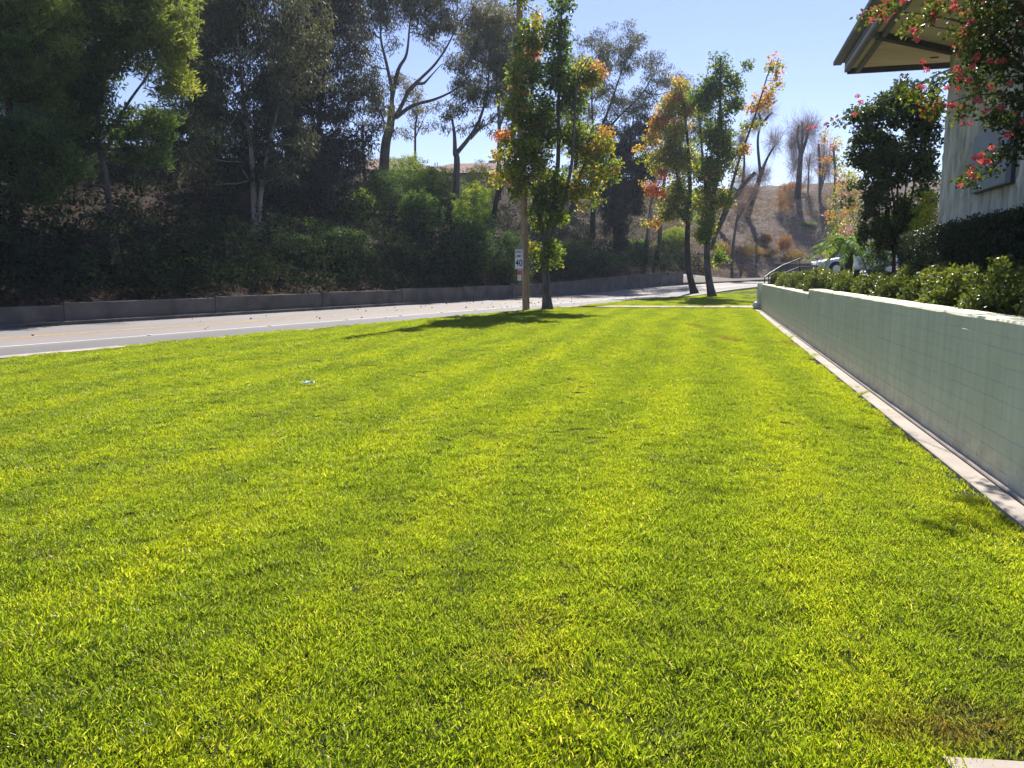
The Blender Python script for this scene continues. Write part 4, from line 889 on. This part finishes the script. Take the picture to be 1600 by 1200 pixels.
# ------------------------------------------------------------------ pink flowering crape myrtle overhanging from the right
def crape():
    r = np.random.default_rng(71); Y = 8.6; base = np.array([7.4, 8.9, 1.12])
    root = empty('crape_myrtle', base, 'pink flowering small tree hanging into the photo from the right', 'tree')
    P3 = lambda pp: catmull([V(x, y, Y+(z[0] if z else 0)) for x, y, *z in pp], 6)
    fork = base+np.array([-.05, -.05, 1.15])
    def limb(pp, ra, rb):
        pts = np.vstack([[fork], [fork*.6+V(pp[0][0], pp[0][1], Y)*.4+np.array([0, 0, .12])], P3(pp)]); return (catmull(pts[::2] if len(pts) > 8 else pts, 4), ra, rb)
    paths = [(catmull([base-np.array([0, 0, .1]), base+np.array([.03, 0, .6]), fork], 5), .07, .05),
             limb([(1640, 60), (1590, 10), (1540, -30), (1500, -60)], .035, .012), limb([(1650, 150), (1600, 110), (1550, 70), (1500, 50), (1450, 40)], .03, .004),
             limb([(1640, 200), (1600, 165), (1580, 220), (1552, 262), (1520, 280), (1498, 288)], .02, .003), limb([(1640, 120), (1580, 80), (1520, 40), (1440, 22), (1380, 18)], .03, .003),
             limb([(1640, 190), (1580, 150), (1520, 150), (1480, 162)], .02, .003), limb([(1660, 130), (1560, 100), (1480, 110, .5), (1400, 150, 1.5), (1340, 172, 2.6), (1300, 192, 3.2)], .016, .0022)]
    blobs = [(1565, 50, 48, 60, .35), (1595, 150, 40, 55, .3), (1580, -20, 90, 36, .4), (1528, 105, 32, 34, .4), (1605, 225, 36, 34, .25), (1520, 30, 32, 28, .5), (1450, 16, 34, 15, .65), (1428, 42, 20, 8, .7), (1498, 72, 20, 14, .7), (1508, 140, 22, 16, .65),
             (1498, 172, 16, 12, .6), (1478, 120, 9, 9, .55), (1448, 150, 9, 7, .7), (1545, 190, 22, 16, .4), (1560, 245, 16, 12, .35), (1533, 272, 12, 9, .4), (1512, 284, 7, 5, .6), (1385, 12, 12, 6, .7), (1362, 22, 8, 6, .75), (1345, 168, 10, 6, .55), (1312, 190, 7, 6, .5), (1420, 145, 7, 6, .6), (1462, 172, 6, 5, .8),
             (1665, 60, 50, 90, .3), (1680, 200, 50, 60, .3), (1650, -60, 90, 40, .4)]
    C = []; H = []; 
    for px, py, rx, ry, hu in blobs:
        y_ = Y+(r.uniform(-.3, .3) if px > 1350 or py < 60 else 2.6); c = V(px, py, y_); sx = rx/FOC*y_; sz = ry/FOC*y_; n = max(4, int(rx*ry*.021)) if px > 1350 else 2; g_ = unit(r.normal(size=(n, 3)))*(r.random(n)**.4)[:, None]
        C.append(c+g_*np.array([sx, .25+sx*.8, sz])); H.append(hu+r.normal(0, .12, n))
    C = np.vstack(C); H = np.concatenate(H)
    wood('trunk', grow(paths, C, r, .0017, .5, .1, .12), M['bark_grey'], root, base)
    foliage('crown', C, H, M['leaf_crape'], r, 22, .11, .055, .034, .2, .8, root, base, hvar=.12)
    fl = [(1375, 22), (1362, 30), (1381, 28), (1412, 6), (1428, 44), (1458, 32), (1456, 20), (1468, 8), (1488, 12), (1492, 4), (1503, 18), (1516, 18), (1545, 32), (1555, 12), (1572, 14), (1590, 12), (1515, 35), (1521, 34), (1505, 52), (1510, 48), (1512, 58),
          (1540, 38), (1550, 50), (1534, 52), (1492, 70), (1498, 84), (1502, 68), (1524, 90), (1530, 88), (1547, 94), (1568, 92), (1570, 100), (1497, 103), (1500, 112), (1500, 120), (1514, 128), (1482, 138), (1498, 136), (1548, 134), (1560, 98), (1463, 162), (1468, 158), (1484, 162), (1490, 164), (1505, 166), (1526, 154), (1528, 160), (1540, 174),
          (1445, 98), (1447, 108), (1440, 134), (1436, 138), (1504, 184), (1506, 190), (1516, 190), (1523, 248), (1530, 246), (1534, 254), (1540, 256), (1515, 270), (1524, 274), (1498, 288), (1520, 262), (1548, 230), (1575, 208), (1582, 212), (1590, 176), (1596, 190), (1585, 60), (1595, 40), (1578, 130), (1596, 100), (1565, 170), (1340, 150), (1345, 160), (1338, 168), (1335, 178), (1300, 187), (1290, 194), (1275, 198), (1266, 200), (1308, 182), (1430, 60), (1596, 0), (1535, 2), (1520, 102), (1558, 190)]
    metas = []
    for k in range(3):
        m = 46; d = unit(r.normal(size=(m, 3))); p = d*(r.random(m)**.5)[:, None]*np.array([.036, .036, .026]); v, q = leaf_quads(p, d+r.normal(0, .6, (m, 3)), .022*r.uniform(.7, 1.3, m), .02, r, .5)
        metas.append(np_mesh('flower_cluster', v, [q], M['petal'], {'hue': r.random(m), 'rnd': r.random(m)}))
    for k, (px, py) in enumerate(fl):
        if px < 1350 and py > 60: p = V(px, py, Y+2.8)
        else: p = V(px+r.normal(0, 2), py+r.normal(0, 2), Y+r.uniform(-.45, .1))
        o = obj('flower_cluster', metas[k % 3], root, p-base, r.uniform(0, 6)); s = .9*r.uniform(.7, 1.15)*(.85 if px < 1330 else 1); o.scale = (s, s, s)
crape()

# ------------------------------------------------------------------ parking terrace, steps, rail, palm, car beyond the wall end
tz = 1.5
MB().prism([(*wp(T_END+.1, 3.1)[:2], tz), (*wp(T_END+.1, 40)[:2], tz), (*wp(52, 40)[:2], tz), (*wp(50, 9)[:2], tz), (*wp(44, 3.6)[:2], tz)], (0, 0, -1.7)).build('terrace', M['concrete_grey'])
tag(bpy.data.objects['terrace'], kind='structure')
st = empty('steps', wp(T_END+1.2, .2), 'concrete steps rising beyond the far end of the retaining wall', 'steps', rz=WRZ)
for k in range(9): MB().box((.35+k*.31, 1.1, (k+1)*.166/2), (.33, 2.0, (k+1)*.166), bevel=.008).build('step', M['concrete'], st)
def rail():
    ys = 40.; pts = [V(1194, 434, 38.), V(1204, 426, 38.4), V(1222, 415, 39.2), V(1250, 404, 40.), V(1278, 404, 41.)]
    root = empty('handrail', (pts[0][0], pts[0][1], 0), 'dark sloping metal handrail beyond the far end of the wall', 'handrail'); o_ = np.array([pts[0][0], pts[0][1], 0])
    MB().tube(np.array(pts)-o_, .03, 8).build('top_rail', M['rail'], root, smooth=True)
    low = np.array(pts)-o_-np.array([0, 0, .42]); MB().tube(low, .02, 8).build('lower_rail', M['rail'], root, smooth=True)
    for k, p in enumerate([V(1195, 434, 38.), V(1201, 429, 38.2), V(1220, 416, 39.1), V(1250, 404, 40.), V(1277, 404, 41.)]):
        MB().tube([(p[0]-o_[0], p[1]-o_[1], p[2]-.98-(.25 if k < 2 else 0)), (p[0]-o_[0], p[1]-o_[1], p[2])], .024, 8).build('post', M['rail'], root)
rail()
lw = MB(); p0, p1 = V(1214, 412, 66.), V(1300, 411, 70.); d_ = p1-p0
lwo = empty('low_grey_wall', (p0[0], p0[1], 1.2), 'low grey wall across the street behind the handrail', 'wall', rz=math.atan2(d_[1], d_[0]))
MB().box((3.5, 0, (p0[2]-1.2)/2), (7., .3, p0[2]-1.2), bevel=.02).build('wall', M['concrete_grey'], lwo); MB().box((3.5, 0, p0[2]-1.2+.04), (7.1, .4, .08), bevel=.01).build('coping', M['concrete'], lwo)

def palm():
    r = np.random.default_rng(81); base = np.array([V(1326, 415, 33.)[0], 33., 1.1]); root = empty('palm', base, 'small feathery palm behind the planter shrubs in front of the white car', 'palm'); top = V(1326, 381, 33.)-base
    zz = np.linspace(-.1, top[2], 12); MB().tube(np.c_[0*zz, 0*zz, zz], .17+.02*np.sin(np.arange(12)*2.2), 12).build('trunk', M['bark_dark'], root)
    Cv = []; 
    for k in range(26):
        a = k*2.399+r.normal(0, .15); el = r.uniform(.15, 1.15) if k < 20 else r.uniform(-.5, .1); L_ = r.uniform(1.2, 1.55); t = np.linspace(0, 1, 14)
        hx = L_*(t*math.cos(el)+.25*t*t); hz = L_*(t*math.sin(el)-.75*t*t*(1.1-.3*math.sin(el)))
        sp = np.stack([np.cos(a)*hx, np.sin(a)*hx, hz], 1)+top
        v, q = tube(sp, np.linspace(.014, .004, 14), 4); n0 = len(v); Vs = [v]; Qs = [q]; H = [np.full(len(q), .3)]
        side = np.array([-math.sin(a), math.cos(a), 0]); T = unit(np.gradient(sp, axis=0)); ii = np.linspace(1, 13, 40); Pp = np.stack([np.interp(ii, np.arange(14), sp[:, c]) for c in range(3)], 1); Tt = np.stack([np.interp(ii, np.arange(14), T[:, c]) for c in range(3)], 1)
        for sg_ in (-1, 1):
            D = Tt*.55+side*sg_*.8+np.array([0, 0, -.45]); v2, q2 = leaf_quads(Pp, D+r.normal(0, .06, D.shape), .30*np.sin(np.linspace(.5, 2.9, 40))+.06, .042, r, .1); Vs.append(v2); Qs.append(q2+n0); n0 += len(v2); H.append(r.uniform(.2, 1, len(q2)))
        me = np_mesh('frond', np.vstack(Vs), [np.vstack(Qs)], M['leaf_palm'], {'hue': np.concatenate(H), 'rnd': r.random(n0 and sum(len(x) for x in Qs))}); obj('frond', me, root)
palm()

def car():
    o_ = np.array([V(1273, 412, 43.)[0]+2.25, 43., tz]); root = empty('parked_car', o_, 'white car parked behind the small palm', 'car')
    # stations from the front (-x) to the back, (x, half width, sill z, belt z)
    top = [(-2.25, .50), (-2.2, .66), (-2.0, .78), (-1.5, .90), (-1.05, .97), (-.2, 1.0), (.9, 1.02), (1.7, 1.05), (2.1, 1.0), (2.25, .75)]
    bmx = bmesh.new(); rings = []
    for x, zt in top:
        hw = .88*(1-.35*max(0, abs(x)-1.9)**1.2/.25) if abs(x) > 1.9 else .88; hw = max(hw, .62); zb = .28 if abs(x) < 2.1 else .34
        ring = [(x, -hw*.92, zb), (x, -hw, zb+.15), (x, -hw, zb+(zt-zb)*.65), (x, -hw*.93, zt-.03), (x, -hw*.7, zt), (x, hw*.7, zt), (x, hw*.93, zt-.03), (x, hw, zb+(zt-zb)*.65), (x, hw, zb+.15), (x, hw*.92, zb)]
        rings.append([bmx.verts.new(p) for p in ring])
    for a, b in zip(rings[:-1], rings[1:]):
        for j in range(10): bmx.faces.new((a[j], a[(j+1) % 10], b[(j+1) % 10], b[j]))
    bmx.faces.new(rings[0]); bmx.faces.new(rings[-1][::-1]); bmesh.ops.recalc_face_normals(bmx, faces=bmx.faces)
    me = bpy.data.meshes.new('body'); bmx.to_mesh(me); bmx.free(); me.materials.append(M['car_paint']); me.polygons.foreach_set('use_smooth', np.ones(len(me.polygons), bool)); obj('body', me, root)
    def loft(prof, hwb, hwt, name, mat, zb):
        m = MB(); a = [(x, -(hwb+(hwt-hwb)*((z-zb)/.5)), z) for x, z in prof]; b = [(x, -y, z) for x, y, z in a]
        A = [m.bm.verts.new(p) for p in a]; B = [m.bm.verts.new(p) for p in b]; m.bm.faces.new(A); m.bm.faces.new(B[::-1])
        for i in range(len(A)): j = (i+1) % len(A); m.bm.faces.new((A[j], A[i], B[i], B[j]))
        return m.build(name, mat, root)
    loft([(-1.15, .95), (-.35, 1.44), (.3, 1.50), (1.3, 1.48), (2.0, 1.05), (1.2, .98)], .82, .62, 'cabin', M['car_paint'], .97)
    for pr in ([(-.95, 1.03), (-.32, 1.39), (.25, 1.44), (.25, 1.03)], [(.33, 1.03), (.33, 1.44), (1.2, 1.42), (1.62, 1.08)]):
        for s in (-1, 1):
            m = MB(); pts = [(x, s*(.835-(z-.97)*.4), z) for x, z in pr]; m.prism(pts, (0, -s*.02, 0)).build('side_window', M['glass_dark'], root)
    m = MB(); m.prism([(-1.12, -.66, .985), (-.40, -.56, 1.415), (-.40, .56, 1.415), (-1.12, .66, .985)], (-.02, 0, .012)).build('windscreen', M['glass_dark'], root)
    for x in (-1.42, 1.4):
        for s in (-1, 1):
            MB().lathe([(.40, -.02), (.41, .0), (.40, .02)], (x, s*.885, .34), 24, 'Y').build('wheel_arch', M['rubber'], root)
            w = MB().lathe([(.2, -.1), (.30, -.11), (.335, -.07), (.335, .07), (.30, .11), (.2, .1)], (x, s*.82, .335), 28, 'Y').build('wheel', M['rubber'], root, smooth=True)
            MB().lathe([(.21, -.02), (.21, .02)], (x, s*.92, .335), 20, 'Y').build('rim', M['alloy'], w)
    for s in (-1, 1):
        MB().box((-2.12, s*.62, .66), (.2, .34, .14), Matrix.Rotation(s*-.4, 3, 'Z'), .03).build('headlight', M['lamp_glass'], root)
        MB().box((-.78, s*.98, 1.04), (.16, .22, .14), bevel=.04).build('mirror', M['car_paint'], root)
        MB().box((2.16, s*.66, .82), (.14, .3, .16), bevel=.03).build('tail_light', M['sign_red'], root)
        for x in (.0, 1.0): MB().box((x, s*.89, .86), (.18, .03, .03), bevel=.008).build('door_handle', M['alloy'], root)
    MB().box((-2.26, 0, .46), (.06, 1.0, .2), bevel=.02).build('grille', M['metal_dark'], root)
car()
# small landscape lamp on a stake in the planter and a round lamp at the wall end
ll = empty('path_light', wp(11.3, .62, 1.1), 'small dark garden spotlight on a stake among the planter shrubs', 'garden light')
MB().lathe([(.012, 0), (.012, .42)], (0, 0, 0), 8).build('stake', M['metal_grey'], ll); MB().lathe([(.02, .40), (.05, .44), (.055, .56), (.05, .57)], (0, 0, 0), 12).build('lamp_head', M['metal_dark'], ll)
bl_ = empty('well_light', wp(T_END-.45, -.22, .03), 'small pale round light at the foot of the wall end', 'garden light')
MB().lathe([(.05, 0), (.11, .06), (.14, .14), (.13, .22), (.08, .28), (.03, .30)], (0, 0, .02), 14).build('globe', M['lamp_glass'], bl_, smooth=True); MB().lathe([(.1, -.03), (.1, .03)], (0, 0, 0), 12).build('base', M['metal_dark'], bl_)
# concrete corner at the near right edge of the lawn, scrap of blue plastic
pad = MB(); pad.prism([(1.43, 2.35, .012), (2.6, 2.22, .012), (2.6, 1.2, .012), (1.40, 1.3, .012)], (0, 0, -.12)); po_ = pad.build('concrete_pad', M['concrete']); tag(po_, 'pale concrete corner at the bottom right edge of the lawn', 'concrete slab')
r6 = np.random.default_rng(4); Vv = []; 
for i in range(9):
    for j in range(4): Vv.append(((i-4)*.022, (j-1.5)*.03, .035+.012*math.sin(i*1.3+j)+r6.normal(0, .004)))
q = [[i*4+j, i*4+4+j, i*4+5+j, i*4+1+j] for i in range(8) for j in range(3)]
lt = obj('plastic_scrap', np_mesh('plastic_scrap', Vv, [q], M['blue_plastic'], smooth=True), None, (-2.91, 10.85, .03), R(12)); sm = lt.modifiers.new('thickness', 'SOLIDIFY'); sm.thickness = .003
tag(lt, 'crumpled scrap of blue-white plastic lying on the lawn', 'litter')
# fallen leaves on the road
def road_leaves():
    r = np.random.default_rng(31); n = 150; i = r.integers(20, 70, n); s = r.choice([5.0, 2.2, 7.8, 3.8], n, p=[.45, .1, .3, .15])+r.normal(0, .5, n); p = near[i]+nrm[i]*s[:, None]+r.normal(0, .8, (n, 2)); c = near[i]+nrm[i]*ROADW/2
    s_ = np.clip(s, .2, 8.3); P = np.c_[p, zg(c[:, 0], c[:, 1])+RZ+.03]; D = np.c_[r.normal(size=(n, 2)), np.zeros(n)]; v, q = leaf_quads(P, D, .10, .08, r, .2)
    tag(obj('fallen_leaves', np_mesh('fallen_leaves', v, [q], M['litter'], {'hue': r.random(n), 'rnd': r.random(n)})), 'scattered orange fallen leaves on the road', 'fallen leaves', kind='stuff')
road_leaves()

# ------------------------------------------------------------------ grass: tuft patches (faces) instanced on the loose points of one mesh
def grass(name, label, pts, seed, nvar=6, rad=.16, blades=430):
    r = np.random.default_rng(seed); Vs = []; Qs = []; var = []; rnd = []; n0 = 0
    for k in range(nvar):
        a = r.uniform(0, 2*math.pi, blades); rr = rad*np.sqrt(r.random(blades)); ct = np.stack([rr*np.cos(a), rr*np.sin(a), np.full(blades, -.012)], 1)
        lean_c = np.stack([np.sin(ct[:, 0]*17+k), np.cos(ct[:, 1]*15+2*k)], 1)*.35
        D = np.c_[r.normal(0, .42, (blades, 2))+lean_c, np.ones(blades)]; D = unit(D); h = r.uniform(.02, .042, blades)*(1-.35*(rr/rad)**3); w = r.uniform(.0035, .006, blades)
        S = unit(np.cross(D, r.normal(size=(blades, 3)))); bend = np.c_[D[:, :2]*h[:, None]*.22+r.normal(0, .003, (blades, 2)), -h*.05]
        m_ = ct+D*h[:, None]*.6; tip = ct+D*h[:, None]+bend
        v = np.stack([ct-S*w[:, None]*.45, ct+S*w[:, None]*.45, m_+S*w[:, None]*.42, m_-S*w[:, None]*.42, tip], 1).reshape(-1, 3)
        b = np.arange(blades)*5+n0; Vs.append(v); n0 += len(v); Qs.append((np.stack([b, b+1, b+2, b+3], 1), np.stack([b+3, b+2, b+4], 1)))
        rb = r.random(blades); var.append(np.full(len(v), k)); rnd.append(rb)
    quads = np.vstack([q for q, _ in Qs]); tris = np.vstack([t for _, t in Qs]); rb = np.concatenate(rnd)
    allv = np.vstack(Vs+[pts[:, :3]])
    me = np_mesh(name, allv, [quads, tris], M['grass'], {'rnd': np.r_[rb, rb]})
    at = me.attributes.new('variant', 'INT', 'POINT'); at.data.foreach_set('value', np.r_[np.concatenate(var), np.full(len(pts), 99)].astype(np.int32))
    sc = me.attributes.new('size', 'FLOAT', 'POINT'); sc.data.foreach_set('value', np.r_[np.ones(n0), pts[:, 3]].astype(np.float32))
    rt = me.attributes.new('turn', 'FLOAT_VECTOR', 'POINT'); rv = np.zeros((n0+len(pts), 3), np.float32); rv[n0:, 2] = r.uniform(0, 6.28, len(pts)); rv[n0:, 0] = pts[:, 4]; rv[n0:, 1] = pts[:, 5]; rt.data.foreach_set('vector', rv.ravel())
    o = obj(name, me); tag(o, label, 'grass', kind='stuff')
    ng = bpy.data.node_groups.new('grass_patches', 'GeometryNodeTree'); ng.interface.new_socket('Geometry', in_out='INPUT', socket_type='NodeSocketGeometry'); ng.interface.new_socket('Geometry', in_out='OUTPUT', socket_type='NodeSocketGeometry')
    N = ng.nodes; Lk = ng.links; gi = N.new('NodeGroupInput'); go = N.new('NodeGroupOutput')
    va = N.new('GeometryNodeInputNamedAttribute'); va.data_type = 'INT'; va.inputs[0].default_value = 'variant'
    def sel(k):
        c = N.new('FunctionNodeCompare'); c.data_type = 'INT'; c.operation = 'EQUAL'; Lk.new(va.outputs[0], c.inputs[2]); c.inputs[3].default_value = k
        s = N.new('GeometryNodeSeparateGeometry'); s.domain = 'POINT'; Lk.new(gi.outputs[0], s.inputs[0]); Lk.new(c.outputs[0], s.inputs[1]); return s.outputs[0]
    gti = N.new('GeometryNodeGeometryToInstance')
    for k in range(nvar): Lk.new(sel(k), gti.inputs[0])
    jn = N.new('GeometryNodeJoinGeometry')
    # one instance per variant, joined as instances
    N.remove(gti)
    for k in range(nvar):
        g2 = N.new('GeometryNodeGeometryToInstance'); Lk.new(sel(k), g2.inputs[0]); Lk.new(g2.outputs[0], jn.inputs[0])
    m2p = N.new('GeometryNodeMeshToPoints'); Lk.new(sel(99), m2p.inputs[0])
    iop = N.new('GeometryNodeInstanceOnPoints'); Lk.new(m2p.outputs[0], iop.inputs['Points']); Lk.new(jn.outputs[0], iop.inputs['Instance']); iop.inputs['Pick Instance'].default_value = True
    s_ = N.new('GeometryNodeInputNamedAttribute'); s_.data_type = 'FLOAT'; s_.inputs[0].default_value = 'size'
    t_ = N.new('GeometryNodeInputNamedAttribute'); t_.data_type = 'FLOAT_VECTOR'; t_.inputs[0].default_value = 'turn'
    e2r = N.new('FunctionNodeEulerToRotation'); Lk.new(t_.outputs[0], e2r.inputs[0]); Lk.new(e2r.outputs[0], iop.inputs['Rotation']); Lk.new(s_.outputs[0], iop.inputs['Scale'])
    ri = N.new('FunctionNodeRandomValue'); ri.data_type = 'INT'; ri.inputs[4].default_value = 0; ri.inputs[5].default_value = nvar-1; Lk.new(ri.outputs[2], iop.inputs['Instance Index'])
    Lk.new(iop.outputs[0], go.inputs[0])
    md = o.modifiers.new('patches', 'NODES'); md.node_group = ng
    return o
def near_s(x, y):
    d = np.hypot(near[None, :, 0]-x[:, None], near[None, :, 1]-y[:, None]); i = d.argmin(1); return (x-near[i, 0])*nrm[i, 0]+(y-near[i, 1])*nrm[i, 1]
def lawn_points():
    r = np.random.default_rng(41); out = []
    for y0, y1, st_, sz in ((1.2, 6, .12, 1.0), (6, 13, .145, 1.05), (13, 36.4, .185, 1.25)):
        X, Yy = np.meshgrid(np.arange(-16, 13, st_), np.arange(y0, y1, st_)); x = (X+r.uniform(-.4, .4, X.shape)*st_).ravel(); y = (Yy+r.uniform(-.4, .4, X.shape)*st_).ravel()
        off = (x-W0[0])*WN[0]+(y-W0[1])*WN[1]
        edge = np.where(y < 16.9, -.58, -.12)
        k = (np.abs(x) < .74*y+2.2) & (off < -.30+.03*np.sin(y*3)+.02*np.sin(y*11)+r.normal(0, .03, len(x))) & ~((x > 1.45) & (y < 2.34)) ; x, y = x[k], y[k]; edge = edge[k]
        k = near_s(x, y) < edge; x, y = x[k], y[k]
        yend = np.interp(x, [c[0] for c in cw[:4]], [c[1] for c in cw[:4]])-.15; k = y < yend; x, y = x[k], y[k]
        s = sz*r.uniform(.75, 1.2, len(x))*(1+.18*np.sin(x*1.7+y*.6)*np.sin(y*1.1-x*.5))
        out.append(np.stack([x, y, np.zeros(len(x)), s, r.normal(0, .12, len(x)), r.normal(0, .12, len(x))], 1))
    return np.vstack(out)
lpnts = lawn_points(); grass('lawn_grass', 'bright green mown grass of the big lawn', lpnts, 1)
def verge_points():
    r = np.random.default_rng(42); st_ = .22; X, Yy = np.meshgrid(np.arange(3, 24, st_), np.arange(37.5, 66, st_)); x = (X+r.uniform(-.5, .5, X.shape)*st_).ravel(); y = (Yy+r.uniform(-.5, .5, X.shape)*st_).ravel()
    k = near_s(x, y) < -.2; x, y = x[k], y[k]
    ystart = np.interp(x, [4.9, 8, 11.2, 13.4, 16, 22, 30], [38.6, 38.2, 38.4, 38.6, 43.5, 50, 58])+.15; k = y > ystart; x, y = x[k], y[k]
    return np.stack([x, y, zg(x, y), 1.5*r.uniform(.8, 1.2, len(x)), r.normal(0, .12, len(x)), r.normal(0, .12, len(x))], 1)
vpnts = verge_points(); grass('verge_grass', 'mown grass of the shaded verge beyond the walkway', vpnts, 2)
print('grass patches', len(lpnts), len(vpnts))

# thin volume added to lift the darks like lens glare
hz = bpy.data.materials.new('glare_haze'); hz.use_nodes = True; hz.node_tree.nodes.clear(); hv = hz.node_tree.nodes.new('ShaderNodeVolumePrincipled'); ho = hz.node_tree.nodes.new('ShaderNodeOutputMaterial')
hv.inputs['Color'].default_value = (.72, .84, 1, 1); hv.inputs['Density'].default_value = .00034; hv.inputs['Anisotropy'].default_value = .4; hz.node_tree.links.new(hv.outputs[0], ho.inputs[1])
tag(MB().box((0, 500, 14), (3200, 4200, 36)).build('glare_haze', hz), kind='stuff')
